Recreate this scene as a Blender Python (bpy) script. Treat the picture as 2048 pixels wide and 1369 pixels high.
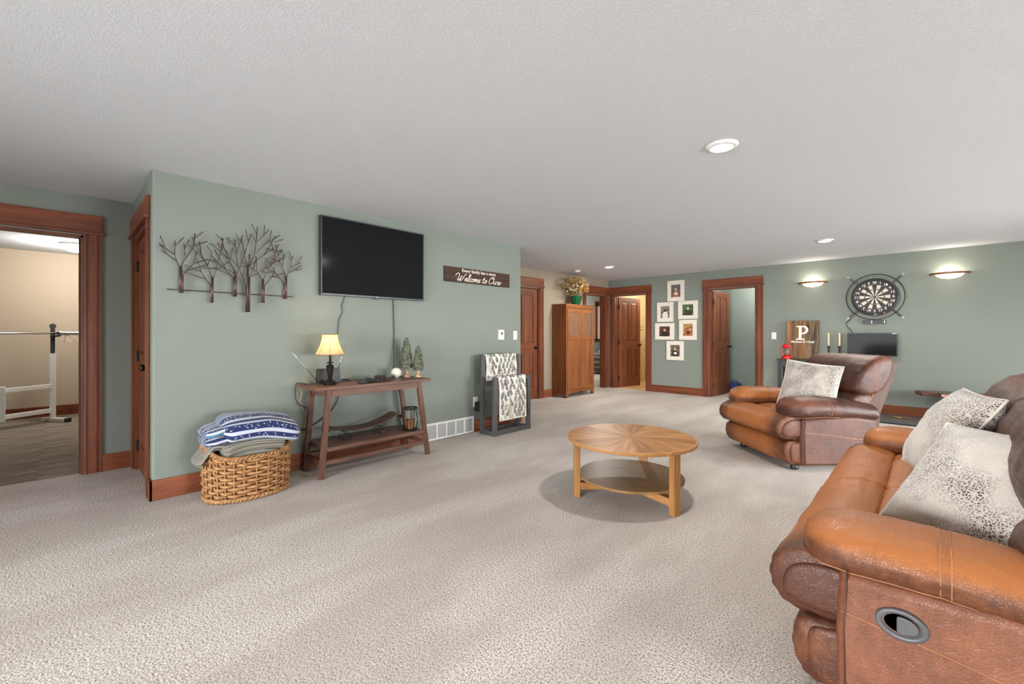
import bpy, bmesh, math, random
from mathutils import Vector, Matrix, noise
PI = math.pi
R = math.radians
random.seed(7)
for o in list(bpy.data.objects):
    bpy.data.objects.remove(o, do_unlink=True)
SC = bpy.context.scene
COL = SC.collection

# ------------------------------------------------------------------ camera
cam_d = bpy.data.cameras.new('camera')
cam_d.sensor_width = 36.0
cam_d.lens = 36.0 * 867.37 / 2048.0
cam_d.shift_y = -17.05 / 2048.0
cam_d.clip_start = 0.05
cam = bpy.data.objects.new('camera', cam_d)
cam.location = (0, 0, 1.232)
cam.rotation_euler = (R(90), 0, R(44.01))
COL.objects.link(cam)
SC.camera = cam

# ------------------------------------------------------------------ world, daylight, exposure
W = bpy.data.worlds.new('world')
SC.world = W
W.use_nodes = True
W.node_tree.nodes['Background'].inputs[0].default_value = (0.80, 0.88, 1.0, 1)
W.node_tree.nodes['Background'].inputs[1].default_value = 1.0
SC.view_settings.view_transform = 'Standard'
SC.view_settings.look = 'None'
SC.view_settings.exposure = 0.31
SC.view_settings.gamma = 1.0
SC.view_settings.use_curve_mapping = False

def area(name, loc, rot, sx, sy, power, col=(1, 1, 1), spread=120):
    l = bpy.data.lights.new(name, 'AREA')
    l.shape = 'RECTANGLE'; l.size = sx; l.size_y = sy; l.energy = power; l.color = col; l.spread = R(spread)
    o = bpy.data.objects.new(name, l); COL.objects.link(o)
    o.location = loc; o.rotation_euler = rot
    return o

# daylight entering through the windows of the right wall (x = 4.4) and the
# glazed door in the wall behind the camera (y = -4)
DAY = (0.97, 0.985, 1.0)
area('daylight_right_a', (4.37, 2.6, 0.90), (0, R(66), 0), 1.6, 2.6, 215, DAY, 104)
area('daylight_right_b', (4.37, 6.2, 0.90), (0, R(66), 0), 1.6, 2.6, 215, DAY, 104)
area('daylight_front', (-1.0, -3.97, 0.90), (R(74), 0, 0), 3.6, 1.6, 235, DAY, 110)

def point(name, loc, power, col, radius=0.05):
    l = bpy.data.lights.new(name, 'POINT')
    l.energy = power; l.color = col; l.shadow_soft_size = radius
    o = bpy.data.objects.new(name, l); COL.objects.link(o); o.location = loc
    return o

# ------------------------------------------------------------------ materials
MATS = {}
class N:
    """small node-tree helper"""
    def __init__(s, name):
        s.m = bpy.data.materials.new(name); s.m.use_nodes = True
        s.t = s.m.node_tree; s.n = s.t.nodes; s.l = s.t.links
        s.b = s.n['Principled BSDF']
        MATS[name] = s.m
    def new(s, kind, **kw):
        n = s.n.new(kind)
        for k, v in kw.items():
            if isinstance(v, tuple) and k.startswith('i_'):
                n.inputs[v[0]].default_value = v[1]
            else:
                setattr(n, k, v)
        return n
    def link(s, a, b): s.l.new(a, b)
    def coords(s, kind='Object', scale=(1, 1, 1), rot=(0, 0, 0)):
        tc = s.n.new('ShaderNodeTexCoord'); mp = s.n.new('ShaderNodeMapping')
        mp.inputs['Scale'].default_value = scale; mp.inputs['Rotation'].default_value = rot
        s.link(tc.outputs[kind], mp.inputs[0])
        return mp.outputs[0]
    def noise(s, vec, scale, detail=3, rough=.55, dist=0):
        n = s.n.new('ShaderNodeTexNoise')
        n.inputs['Scale'].default_value = scale; n.inputs['Detail'].default_value = detail
        n.inputs['Roughness'].default_value = rough; n.inputs['Distortion'].default_value = dist
        s.link(vec, n.inputs['Vector'])
        return n.outputs['Fac']
    def voro(s, vec, scale, feature='F1', out='Distance'):
        n = s.n.new('ShaderNodeTexVoronoi'); n.feature = feature
        n.inputs['Scale'].default_value = scale
        s.link(vec, n.inputs['Vector'])
        return n.outputs[out]
    def ramp(s, fac, stops, interp='LINEAR'):
        n = s.n.new('ShaderNodeValToRGB'); n.color_ramp.interpolation = interp
        e = n.color_ramp.elements
        while len(e) < len(stops): e.new(0.5)
        for el, (p, c) in zip(e, stops):
            el.position = p; el.color = (c[0], c[1], c[2], 1)
        s.link(fac, n.inputs[0])
        return n.outputs[0]
    def math(s, op, a, b=None, clamp=False):
        n = s.n.new('ShaderNodeMath'); n.operation = op; n.use_clamp = clamp
        for i, v in enumerate((a, b)):
            if v is None: continue
            if isinstance(v, (int, float)): n.inputs[i].default_value = v
            else: s.link(v, n.inputs[i])
        return n.outputs[0]
    def mix(s, fac, a, b, mode='MIX'):
        n = s.n.new('ShaderNodeMix'); n.data_type = 'RGBA'; n.blend_type = mode
        for sock, v in ((n.inputs[0], fac), (n.inputs[6], a), (n.inputs[7], b)):
            if isinstance(v, (int, float)): sock.default_value = v
            elif isinstance(v, tuple): sock.default_value = (v[0], v[1], v[2], 1)
            else: s.link(v, sock)
        return n.outputs[2]
    def bump(s, h, strength, dist=0.01):
        n = s.n.new('ShaderNodeBump'); n.inputs['Strength'].default_value = strength
        n.inputs['Distance'].default_value = dist
        s.link(h, n.inputs['Height']); s.link(n.outputs[0], s.b.inputs['Normal'])
    def col(s, c):
        if isinstance(c, tuple): s.b.inputs['Base Color'].default_value = (c[0], c[1], c[2], 1)
        else: s.link(c, s.b.inputs['Base Color'])
    def set(s, **kw):
        for k, v in kw.items(): s.b.inputs[k.replace('_', ' ')].default_value = v
        return s.m

def lin(r, g, b):
    f = lambda c: (c / 255 / 12.92) if c <= 10 else ((c / 255 + .055) / 1.055) ** 2.4
    return (f(r), f(g), f(b))

def plain(name, c, rough=.5, metal=0, spec=.5, noise_amt=.06, nscale=14, bump=0):
    s = N(name); v = s.coords()
    k = s.noise(v, nscale, 3)
    d = tuple(max(0, x * (1 - 2 * noise_amt)) for x in c); u = tuple(min(1, x * (1 + 2 * noise_amt)) for x in c)
    s.col(s.ramp(k, [(.3, d), (.7, u)]))
    if bump: s.bump(s.noise(v, nscale * 14, 2), bump, .002)
    return s.set(Roughness=rough, Metallic=metal, Specular_IOR_Level=spec)

def emit(name, c, strength):
    s = N(name); s.col((.8, .8, .8))
    s.b.inputs['Emission Color'].default_value = (*c, 1); s.b.inputs['Emission Strength'].default_value = strength
    return s.m

def wood(name, dark, light, axis='x', scale=1.0, rough=.38, contrast=.5):
    dark = tuple(c * .78 for c in dark); light = tuple(c * .82 for c in light)
    s = N(name)
    st = {'x': (.9, 11, 11), 'y': (11, .9, 11), 'z': (11, 11, .9)}[axis]
    v = s.coords('Object', tuple(a * scale for a in st))
    n1 = s.noise(v, 1.6, 4, .6, .7)
    fine = {'x': (2.5, 110, 110), 'y': (110, 2.5, 110), 'z': (110, 110, 2.5)}[axis]
    v2 = s.coords('Object', tuple(a * scale for a in fine))
    n2 = s.noise(v2, 1.0, 2, .6)
    k = s.math('ADD', s.math('MULTIPLY', n1, .72), s.math('MULTIPLY', n2, .28))
    s.col(s.ramp(k, [(.5 - contrast * .4, dark), (.5 + contrast * .4, light)]))
    s.bump(n2, .08, .002)
    return s.set(Roughness=rough, Specular_IOR_Level=.32)

def wall_paint(name, c):
    s = N(name); v = s.coords()
    s.col(s.ramp(s.noise(v, 1.3, 3), [(.3, tuple(x * .975 for x in c)), (.7, tuple(x * 1.025 for x in c))]))
    s.bump(s.noise(v, 90, 3), .12, .003)
    return s.set(Roughness=.72, Specular_IOR_Level=.25)

GREEN = wall_paint('sage_green_paint', lin(129, 136, 127))
BEIGE = wall_paint('beige_paint', lin(152, 138, 120))
GYMBEIGE = wall_paint('gym_beige_paint', lin(190, 174, 152))
CREAM = wall_paint('bath_cream_paint', lin(222, 204, 164))
GREYGREEN = wall_paint('pale_grey_green_paint', lin(140, 150, 142))
def _ceil():
    s = N('knockdown_ceiling'); v = s.coords()
    n = s.noise(v, 105, 4, .6)
    s.col(s.ramp(n, [(.35, lin(198, 201, 204)), (.65, lin(208, 211, 214))]))
    s.bump(s.ramp(n, [(.42, (0, 0, 0)), (.6, (1, 1, 1))]), .26, .004)
    return s.set(Roughness=.9, Specular_IOR_Level=.1)
CEIL = _ceil()
def _carpet():
    s = N('frieze_carpet'); v = s.coords()
    sp = s.noise(v, 130, 3, .75)
    big = s.noise(s.coords('Object', (1, .35, 1), (0, 0, R(48))), 2.2, 3, .55)
    c = s.ramp(sp, [(.36, lin(98, 84, 74)), (.47, lin(196, 184, 173)), (.58, lin(238, 231, 223))])
    c2 = s.mix(s.ramp(big, [(.40, (0, 0, 0)), (.58, (.42, .42, .42))]), c, lin(166, 152, 141), 'MIX')
    s.col(c2)
    s.bump(s.math('ADD', sp, s.noise(v, 60, 2)), .9, .012)
    return s.set(Roughness=1.0, Specular_IOR_Level=.05, Sheen_Weight=.15)
CARPET = _carpet()
def carpet_tile(name, rot):
    s = N(name); v = s.coords('Object', (1, 1, 1), (0, 0, rot))
    a = s.noise(s.coords('Object', (46, 1.6, 1), (0, 0, rot)), 1.0, 3, .7)
    sp = s.noise(v, 260, 2)
    s.col(s.mix(.35, s.ramp(a, [(.42, lin(88, 78, 68)), (.58, lin(178, 166, 150))]), s.ramp(sp, [(.3, lin(70, 62, 56)), (.7, lin(160, 150, 138))])))
    s.bump(sp, .5, .005)
    return s.set(Roughness=1.0, Specular_IOR_Level=.05)
CT1, CT2 = carpet_tile('striped_carpet_tile', 0), carpet_tile('striped_carpet_tile_turned', R(90))

TRIM = wood('stained_trim_wood', lin(88, 42, 24), lin(146, 82, 52), 'z', 1.0, .45)
TRIMX = wood('stained_trim_wood_flat', lin(88, 42, 24), lin(150, 84, 53), 'x', 1.0, .45)
DOORW = wood('stained_door_wood', lin(90, 45, 26), lin(148, 86, 55), 'z', 1.0, .48)
DOORX = wood('stained_door_rail_wood', lin(90, 45, 26), lin(148, 86, 55), 'x', 1.0, .48)
ARMOIRE = wood('armoire_oak', lin(108, 58, 28), lin(170, 106, 60), 'z', 1.0, .48)
ARMX = wood('armoire_oak_rail', lin(108, 58, 28), lin(170, 106, 60), 'x', 1.0, .48)
OAKZ = wood('honey_oak_leg', lin(150, 98, 52), lin(196, 142, 86), 'z', 1.2, .35)
OAKX = wood('honey_oak', lin(156, 104, 56), lin(204, 150, 94), 'x', 1.2, .35)
OAKD = wood('shelf_oak', lin(128, 92, 54), lin(178, 136, 88), 'x', 1.6, .4)
VEN = [wood('oak_veneer_a', lin(150, 98, 52), lin(200, 146, 88), 'x', 1.3, .45, .4),
       wood('oak_veneer_b', lin(136, 86, 44), lin(186, 132, 78), 'x', 1.3, .45, .4),
       wood('oak_veneer_c', lin(164, 110, 60), lin(210, 158, 102), 'x', 1.3, .45, .4)]
WALX = wood('walnut_board', lin(88, 58, 46), lin(142, 104, 86), 'x', 1.4, .42)
WALZ = wood('walnut_leg', lin(84, 56, 44), lin(132, 94, 76), 'z', 1.4, .42)
HORN = wood('dark_bent_wood', lin(58, 40, 32), lin(112, 76, 56), 'x', 1.4, .35)
SIGNW = wood('dark_sign_wood', lin(46, 30, 22), lin(92, 62, 46), 'x', 1.6, .55)
PLANKS = [wood('barn_plank_a', lin(104, 72, 46), lin(168, 122, 80), 'z', 1.5, .6, .35),
          wood('barn_plank_b', lin(92, 66, 46), lin(150, 108, 74), 'z', 1.5, .6, .35),
          wood('barn_plank_c', lin(66, 52, 38), lin(150, 122, 90), 'z', 1.8, .6, .25)]
LIVE = wood('live_edge_slab', lin(74, 44, 36), lin(128, 92, 80), 'x', 1.2, .22)

BLACK = plain('black_plastic', (.016, .016, .017), .42)
BLACKM = plain('black_metal', (.022, .021, .021), .38, .6)
GUN = plain('gunmetal_paint', lin(84, 82, 84), .45, .2)
BRONZE = plain('oil_rubbed_bronze', (.03, .02, .016), .35, .7)
ROD = plain('brown_metal_rod', lin(96, 76, 68), .4, .6)
BEZEL = plain('tv_bezel', lin(70, 74, 74), .3, .5)
WHITEP = plain('white_plastic', lin(232, 230, 222), .4, noise_amt=.01)
IVORY = plain('ivory_plastic', lin(236, 230, 210), .4, noise_amt=.01)
WHITEM = plain('white_enamel', lin(232, 232, 226), .35, noise_amt=.01)
REGGREY = plain('register_louvre', lin(186, 187, 186), .45, noise_amt=.02)
DKGREY = plain('dark_grey_laminate', lin(84, 82, 80), .5, noise_amt=.04)
CHROME = plain('steel', (.62, .62, .62), .22, 1.0, noise_amt=.02)
BRASS = plain('aged_brass', lin(176, 136, 80), .3, 1.0)
WHITEPAINT = plain('white_lettering', lin(240, 236, 224), .6, noise_amt=.01)
FRAMEW = plain('whitewashed_wood', lin(226, 218, 206), .6, noise_amt=.05, nscale=30)
RED = plain('red_enamel', lin(190, 20, 24), .25, noise_amt=.02)
CORDK = plain('black_cord', (.02, .022, .02), .5)
CORDT = plain('tan_cord', lin(182, 160, 112), .55)
CORDG = plain('dark_green_cord', lin(40, 46, 40), .5)
STITCH = plain('tan_stitching', lin(166, 110, 70), .6, noise_amt=.02)
SEAM = plain('leather_seam', lin(74, 46, 34), .5)
GREYSHELL = plain('back_shell_leather', lin(78, 60, 52), .6, spec=.2, noise_amt=.05, bump=.2)
CANDLE = plain('ivory_taper', lin(232, 196, 150), .5, noise_amt=.02)
AMBER = plain('amber_pillar_candle', lin(196, 122, 52), .5, noise_amt=.15, nscale=30)
STONE = plain('cream_stone', lin(226, 222, 208), .5, noise_amt=.03, nscale=40)
PINE = plain('carved_pine_green', lin(88, 92, 74), .7, noise_amt=.35, nscale=40)
BARK = plain('carved_bark', lin(188, 150, 118), .65, noise_amt=.35, nscale=50)
SILVERTIP = plain('silver_tip', lin(206, 204, 198), .3, .4)
CREAMSEG = plain('dart_cream', lin(206, 200, 178), .6, noise_amt=.02)
DARTBLK = plain('dart_black', (.014, .013, .013), .55)
DARTBODY = plain('dart_surround', (.028, .027, .027), .45)
MAROON = plain('dart_spider', lin(86, 62, 70), .5)
VINYL = plain('black_vinyl', (.015, .015, .016), .3)
GLASSGREEN = plain('green_glazed_ceramic', lin(12, 82, 44), .12, noise_amt=.12)
BATHTILE = plain('beige_stone_tile', lin(206, 176, 130), .3, noise_amt=.08, nscale=9)
BATHFLOOR = plain('warm_floor_tile', lin(216, 178, 126), .3, noise_amt=.08, nscale=7)
GROUT = plain('grout', lin(190, 170, 140), .8)
BLIND = plain('window_blind', lin(226, 200, 186), .7, noise_amt=.02)
WHITEC = plain('white_cotton', lin(232, 230, 226), .85, noise_amt=.02, bump=.3)
def _plaid():
    s = N('plaid_bedding'); v = s.coords()
    sx = s.n.new('ShaderNodeSeparateXYZ'); s.link(v, sx.inputs[0])
    a = s.ramp(s.math('FRACT', s.math('MULTIPLY', sx.outputs[1], 4.3)), [(0, lin(70, 62, 60)), (.4, lin(200, 196, 190)), (.65, lin(110, 100, 96))], 'CONSTANT')
    b = s.ramp(s.math('FRACT', s.math('MULTIPLY', sx.outputs[2], 6.7)), [(0, lin(60, 54, 54)), (.35, lin(196, 190, 182)), (.6, lin(120, 88, 72))], 'CONSTANT')
    s.col(s.mix(.5, a, b)); return s.set(Roughness=.9)
PLAID = _plaid()
def _glass():
    s = N('clear_glass'); s.col((1, 1, 1))
    return s.set(Roughness=.02, Transmission_Weight=1.0, IOR=1.45)
GLASS = _glass()
def _screen():
    s = N('dark_screen'); s.col((.012, .012, .013))
    return s.set(Roughness=.12, Specular_IOR_Level=.03)
SCREEN = _screen()

def leather(name, tan, brown):
    s = N(name); v = s.coords()
    at = s.n.new('ShaderNodeAttribute'); at.attribute_name = 'tan_level'
    big = s.noise(v, 5, 4, .6, .6)
    streak = s.noise(s.coords('Object', (3, 24, 9)), 1.6, 4, .65)
    k = s.math('ADD', at.outputs['Fac'], s.math('MULTIPLY', s.math('SUBTRACT', big, .5), .9))
    k = s.math('ADD', k, s.math('MULTIPLY', s.math('SUBTRACT', streak, .5), .45), True)
    s.col(s.ramp(k, [(.08, brown), (.45, tuple((a + b) / 2 for a, b in zip(tan, brown))), (.85, tan)]))
    cr = s.voro(v, 130, 'DISTANCE_TO_EDGE')
    wr = s.noise(s.coords('Object', (4, 30, 30)), 2.0, 4, .6, .5)
    h = s.math('ADD', s.math('MULTIPLY', s.ramp(cr, [(0, (0, 0, 0)), (.12, (1, 1, 1))]), .10), s.math('MULTIPLY', wr, .5))
    s.bump(h, .55, .008)
    s.link(s.ramp(wr, [(.3, (.34, .34, .34)), (.7, (.50, .50, .50))]), s.b.inputs['Roughness'])
    return s.set(Specular_IOR_Level=.36)
LEATHER = leather('cognac_leather', lin(163, 99, 52), lin(78, 45, 31))
LEATHERB = leather('brown_leather', lin(146, 92, 64), lin(82, 46, 31))

LEATHERD = leather('dark_brown_leather', lin(112, 66, 46), lin(58, 32, 23))

def _scales():
    s = N('snakeskin_velvet'); v = s.coords('UV', (1, 1, 1))
    dn = s.n.new('ShaderNodeTexVoronoi'); dn.feature = 'DISTANCE_TO_EDGE'; dn.inputs['Scale'].default_value = 64
    s.link(s.coords('UV', (1, 1.25, 1)), dn.inputs['Vector'])
    cell = s.ramp(dn.outputs[0], [(.09, (0, 0, 0)), (.20, (1, 1, 1))])
    patch = s.ramp(s.noise(v, 2.6, 2, .5), [(.40, (0.10, 0.10, 0.10)), (.56, (1, 1, 1))])
    s.col(s.mix(s.math('MULTIPLY', cell, patch), lin(182, 174, 164), lin(70, 57, 46)))
    s.bump(cell, .35, .004)
    return s.set(Roughness=.45, Sheen_Weight=.4)
SCALES = _scales()
PIPING = plain('pale_piping', lin(206, 196, 184), .5)

def _wicker():
    s = N('woven_rattan'); v = s.coords()
    s.col(s.ramp(s.noise(s.coords('Object', (9, 9, 60)), 3, 4, .7), [(.32, lin(100, 64, 36)), (.5, lin(164, 118, 72)), (.68, lin(206, 164, 114))]))
    s.bump(s.noise(v, 120, 2), .3, .003)
    return s.set(Roughness=.6)
WICKER = _wicker()

def stripes(name, stops, freq, speck=None):
    """fabric striped along UV.x, v runs along the stripe"""
    s = N(name); tc = s.n.new('ShaderNodeTexCoord'); sx = s.n.new('ShaderNodeSeparateXYZ')
    s.link(tc.outputs['UV'], sx.inputs[0])
    u = s.math('FRACT', s.math('MULTIPLY', sx.outputs[0], freq))
    c = s.ramp(u, stops, 'CONSTANT')
    if speck:
        band = s.ramp(u, speck[0], 'CONSTANT')
        vo = s.n.new('ShaderNodeTexVoronoi'); vo.inputs['Scale'].default_value = speck[1]
        s.link(tc.outputs['UV'], vo.inputs['Vector'])
        dot = s.ramp(vo.outputs['Distance'], [(.22, (1, 1, 1)), (.30, (0, 0, 0))])
        c = s.mix(s.math('MULTIPLY', dot, band), c, lin(214, 222, 232))
    s.col(c)
    nn = s.noise(s.coords('Object'), 260, 2); s.bump(nn, .3, .003)
    return s.set(Roughness=.9, Sheen_Weight=.2)
NAVY, WHT, TEAL, LGT = lin(20, 36, 88), lin(190, 194, 204), lin(72, 120, 146), lin(170, 186, 196)
BLUEBL = stripes('blue_patterned_fleece',
    [(0, NAVY), (.20, WHT), (.25, TEAL), (.36, WHT), (.42, NAVY), (.52, WHT), (.60, NAVY), (.78, WHT), (.83, NAVY), (.92, WHT)], 3.0,
    ([(0, (.9, .9, .9)), (.20, (0, 0, 0)), (.44, (1, 1, 1)), (.50, (0, 0, 0)), (.62, (1, 1, 1)), (.76, (0, 0, 0))], 60))
GREYBL = stripes('grey_striped_throw',
    [(0, lin(132, 130, 118)), (.12, lin(66, 58, 50)), (.20, lin(150, 146, 132)), (.32, lin(84, 76, 66)), (.38, lin(138, 136, 124)),
     (.55, lin(58, 50, 44)), (.64, lin(150, 146, 132)), (.80, lin(86, 78, 68)), (.86, lin(136, 132, 120))], 11.0)
LEAFCLOTH = plain('cream_throw', lin(226, 222, 212), .85, noise_amt=.02, bump=.3)
LEAFS = [plain('leaf_print_dark', lin(44, 36, 38), .85), plain('leaf_print_taupe', lin(104, 88, 78), .85), plain('leaf_print_grey', lin(176, 176, 166), .85)]

def _shade():
    s = N('lit_lamp_shade'); v = s.coords()
    s.col(lin(240, 222, 186))
    tr = s.n.new('ShaderNodeBsdfTranslucent'); tr.inputs[0].default_value = (*lin(252, 232, 196), 1)
    mx = s.n.new('ShaderNodeMixShader'); mx.inputs[0].default_value = .65
    s.link(s.b.outputs[0], mx.inputs[1]); s.link(tr.outputs[0], mx.inputs[2])
    s.link(mx.outputs[0], s.n['Material Output'].inputs[0])
    return s.set(Roughness=.8)
SHADE = _shade()
LENS = emit('lit_led_lens', (1, .98, .95), 14)
ALAB = emit('lit_alabaster_bowl', (1.0, .80, .50), .95)
DOME = emit('lit_dome_glass', (1, .97, .92), 5)

# ------------------------------------------------------------------ mesh helpers
def cat(pts, closed=False, n=6):
    """Catmull-Rom through points of any dimension"""
    P = [tuple(p) for p in pts]; out = []; L = len(P)
    rng = range(L) if closed else range(L - 1)
    for i in rng:
        if closed: a, b, c, d = P[(i - 1) % L], P[i], P[(i + 1) % L], P[(i + 2) % L]
        else: a, b, c, d = P[max(i - 1, 0)], P[i], P[i + 1], P[min(i + 2, L - 1)]
        for k in range(n):
            t = k / n
            out.append(tuple(.5 * ((2 * b[j]) + (-a[j] + c[j]) * t + (2 * a[j] - 5 * b[j] + 4 * c[j] - d[j]) * t * t
                             + (-a[j] + 3 * b[j] - 3 * c[j] + d[j]) * t ** 3) for j in range(len(b))))
    if not closed: out.append(P[-1])
    return out

class MB:
    def __init__(s): s.v = []; s.f = []; s.uv = None
    def add(s, vs, fs):
        o = len(s.v); s.v += [tuple(x) for x in vs]; s.f += [tuple(i + o for i in f) for f in fs]; return s
    def box(s, x0, x1, y0, y1, z0, z1, M=None):
        vs = [(x0, y0, z0), (x1, y0, z0), (x1, y1, z0), (x0, y1, z0), (x0, y0, z1), (x1, y0, z1), (x1, y1, z1), (x0, y1, z1)]
        if M: vs = [tuple(M @ Vector(p)) for p in vs]
        return s.add(vs, [(0, 3, 2, 1), (4, 5, 6, 7), (0, 1, 5, 4), (1, 2, 6, 5), (2, 3, 7, 6), (3, 0, 4, 7)])
    def bar(s, a, b, w, d, up=(0, 0, 1)):
        """rectangular bar from a to b, section w x d"""
        a, b = Vector(a), Vector(b); t = (b - a).normalized(); u = Vector(up)
        if abs(t.dot(u)) > .98: u = Vector((0, 1, 0))
        sd = t.cross(u).normalized(); u2 = sd.cross(t).normalized()
        vs = []
        for p in (a, b):
            for i, j in ((-1, -1), (1, -1), (1, 1), (-1, 1)):
                vs.append(tuple(p + sd * (i * w / 2) + u2 * (j * d / 2)))
        return s.add(vs, [(0, 1, 2, 3), (7, 6, 5, 4), (0, 4, 5, 1), (1, 5, 6, 2), (2, 6, 7, 3), (3, 7, 4, 0)])
    def tube(s, path, r, n=8, closed=False, radii=None):
        P = [Vector(p) for p in path]; L = len(P); vs = []; fs = []
        prev = None
        for i in range(L):
            if closed: t = (P[(i + 1) % L] - P[i - 1])
            else: t = P[min(i + 1, L - 1)] - P[max(i - 1, 0)]
            if t.length < 1e-9: t = Vector((0, 0, 1))
            t.normalize()
            if prev is None:
                u = Vector((0, 0, 1)) if abs(t.z) < .9 else Vector((1, 0, 0))
            else: u = prev
            u = (u - t * u.dot(t)).normalized(); prev = u; w = t.cross(u)
            rr = radii[i] if radii else r
            for k in range(n):
                a = 2 * PI * k / n
                vs.append(tuple(P[i] + (u * math.cos(a) + w * math.sin(a)) * rr))
        M_ = L if closed else L - 1
        for i in range(M_):
            j = (i + 1) % L
            for k in range(n):
                k2 = (k + 1) % n
                fs.append((i * n + k, i * n + k2, j * n + k2, j * n + k))
        if not closed:
            fs.append(tuple(range(n))[::-1]); fs.append(tuple((L - 1) * n + k for k in range(n)))
        return s.add(vs, fs)
    def lathe(s, prof, n=24, c=(0, 0, 0), axis='z', caps=True):
        vs = []; fs = []; L = len(prof)
        for r, h in prof:
            for k in range(n):
                a = 2 * PI * k / n; x, y = r * math.cos(a), r * math.sin(a)
                p = {'z': (x, y, h), 'y': (x, h, y), 'x': (h, x, y)}[axis]
                vs.append((p[0] + c[0], p[1] + c[1], p[2] + c[2]))
        for i in range(L - 1):
            for k in range(n):
                k2 = (k + 1) % n; q = (i * n + k, i * n + k2, (i + 1) * n + k2, (i + 1) * n + k)
                fs.append(q if axis != 'y' else q[::-1])
        if caps:
            a = tuple(range(n))[::-1]; b = tuple((L - 1) * n + k for k in range(n))
            fs += [a, b] if axis != 'y' else [a[::-1], b[::-1]]
        return s.add(vs, fs)
    def prism(s, poly, h0, h1, axis='z'):
        """extrude a polygon (a, b) along axis between h0 and h1"""
        n = len(poly); mp = {'z': lambda a, b, h: (a, b, h), 'y': lambda a, b, h: (a, h, b), 'x': lambda a, b, h: (h, a, b)}[axis]
        vs = [mp(a, b, h0) for a, b in poly] + [mp(a, b, h1) for a, b in poly]
        fs = [tuple(range(n))[::-1], tuple(range(n, 2 * n))] + [(i, (i + 1) % n, n + (i + 1) % n, n + i) for i in range(n)]
        if axis == 'y': fs = [f[::-1] for f in fs]
        return s.add(vs, fs)
    def loft(s, rings, caps=True):
        n = len(rings[0]); vs = [p for r in rings for p in r]; fs = []
        for i in range(len(rings) - 1):
            for k in range(n):
                k2 = (k + 1) % n; fs.append((i * n + k, i * n + k2, (i + 1) * n + k2, (i + 1) * n + k))
        if caps: fs.append(tuple(range(n))[::-1]); fs.append(tuple((len(rings) - 1) * n + k for k in range(n)))
        return s.add(vs, fs)
    def sphere(s, c, rx, ry=None, rz=None, n=16, m=10):
        ry = ry or rx; rz = rz or rx; rings = []
        for i in range(1, m):
            a = PI * i / m
            rings.append([(c[0] + rx * math.sin(a) * math.cos(2 * PI * k / n), c[1] + ry * math.sin(a) * math.sin(2 * PI * k / n), c[2] - rz * math.cos(a)) for k in range(n)])
        return s.loft(rings)
    def mesh(s, name, smooth=False, fix=True):
        me = bpy.data.meshes.new(name); me.from_pydata(s.v, [], s.f)
        if fix:
            bm = bmesh.new(); bm.from_mesh(me); bmesh.ops.recalc_face_normals(bm, faces=bm.faces); bm.to_mesh(me); bm.free()
        if smooth:
            me.polygons.foreach_set('use_smooth', [True] * len(me.polygons))
        me.update()
        return me
    def build(s, name, mat, parent=None, smooth=False, bevel=0, seg=2, loc=None, rot=None, angle=False):
        me = s.mesh(name, smooth)
        me.materials.append(mat)
        o = bpy.data.objects.new(name, me); COL.objects.link(o)
        if parent: o.parent = parent
        if loc: o.location = loc
        if rot: o.rotation_euler = rot
        if bevel:
            b = o.modifiers.new('bevel', 'BEVEL'); b.width = bevel; b.segments = seg; b.limit_method = 'ANGLE'; b.angle_limit = R(40)
            b.harden_normals = False
        if angle: smooth_by_angle(me)
        return o

def smooth_by_angle(me, ang=35):
    me.polygons.foreach_set('use_smooth', [True] * len(me.polygons))
    bm = bmesh.new(); bm.from_mesh(me)
    for e in bm.edges:
        if len(e.link_faces) == 2 and e.calc_face_angle(0) > R(ang): e.smooth = False
    bm.to_mesh(me); bm.free()

def tag(o, label=None, cat=None, group=None, kind=None):
    if label: o['label'] = label
    if cat: o['category'] = cat
    if group: o['group'] = group
    if kind: o['kind'] = kind
    return o
def thing(name, loc, label, cat, rz=0, group=None):
    o = bpy.data.objects.new(name, None); COL.objects.link(o)
    o.empty_display_size = .1
    o.location = loc; o.rotation_euler = (0, 0, rz)
    return tag(o, label, cat, group)
def struct(o, label=None):
    return tag(o, label, None, None, 'structure')
def sempty(name, loc, rz=0, label=None):
    o = bpy.data.objects.new(name, None); COL.objects.link(o); o.location = loc; o.rotation_euler = (0, 0, rz); o.empty_display_size = .1
    return tag(o, label, None, None, 'structure')
def text_mesh(body, size, depth=.001, shear=0, align='CENTER', offset=0, spacing=1.0):
    c = bpy.data.curves.new('txt', 'FONT'); c.body = body; c.size = size; c.extrude = depth; c.shear = shear
    c.align_x = align; c.align_y = 'CENTER'; c.offset = offset; c.space_character = spacing; c.resolution_u = 3
    o = bpy.data.objects.new('txt', c); COL.objects.link(o)
    dg = bpy.context.evaluated_depsgraph_get()
    me = bpy.data.meshes.new_from_object(o.evaluated_get(dg))
    bpy.data.objects.remove(o, do_unlink=True); bpy.data.curves.remove(c)
    return me
def text(name, body, size, mat, parent, loc, rot=(R(90), 0, 0), **kw):
    me = text_mesh(body, size, **kw); me.materials.clear(); me.materials.append(mat); me.name = name
    o = bpy.data.objects.new(name, me); COL.objects.link(o); o.parent = parent; o.location = loc; o.rotation_euler = rot
    return o
def inst(src, parent, loc, rot=None, name=None):
    o = src.copy(); COL.objects.link(o); o.parent = parent; o.location = loc
    if rot is not None: o.rotation_euler = rot
    return o
BRONZETRIM = plain('bronze_braid', lin(142, 96, 52), .5)
BRONZEW = plain('copper_wood_rim', lin(128, 82, 52), .4, .2)
BULB = emit('lit_bulb', (1, .86, .6), 9)
COASTER = plain('dark_coaster_wood', lin(58, 40, 38), .4)
STEM = plain('dry_stem', lin(110, 98, 60), .8)
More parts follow.
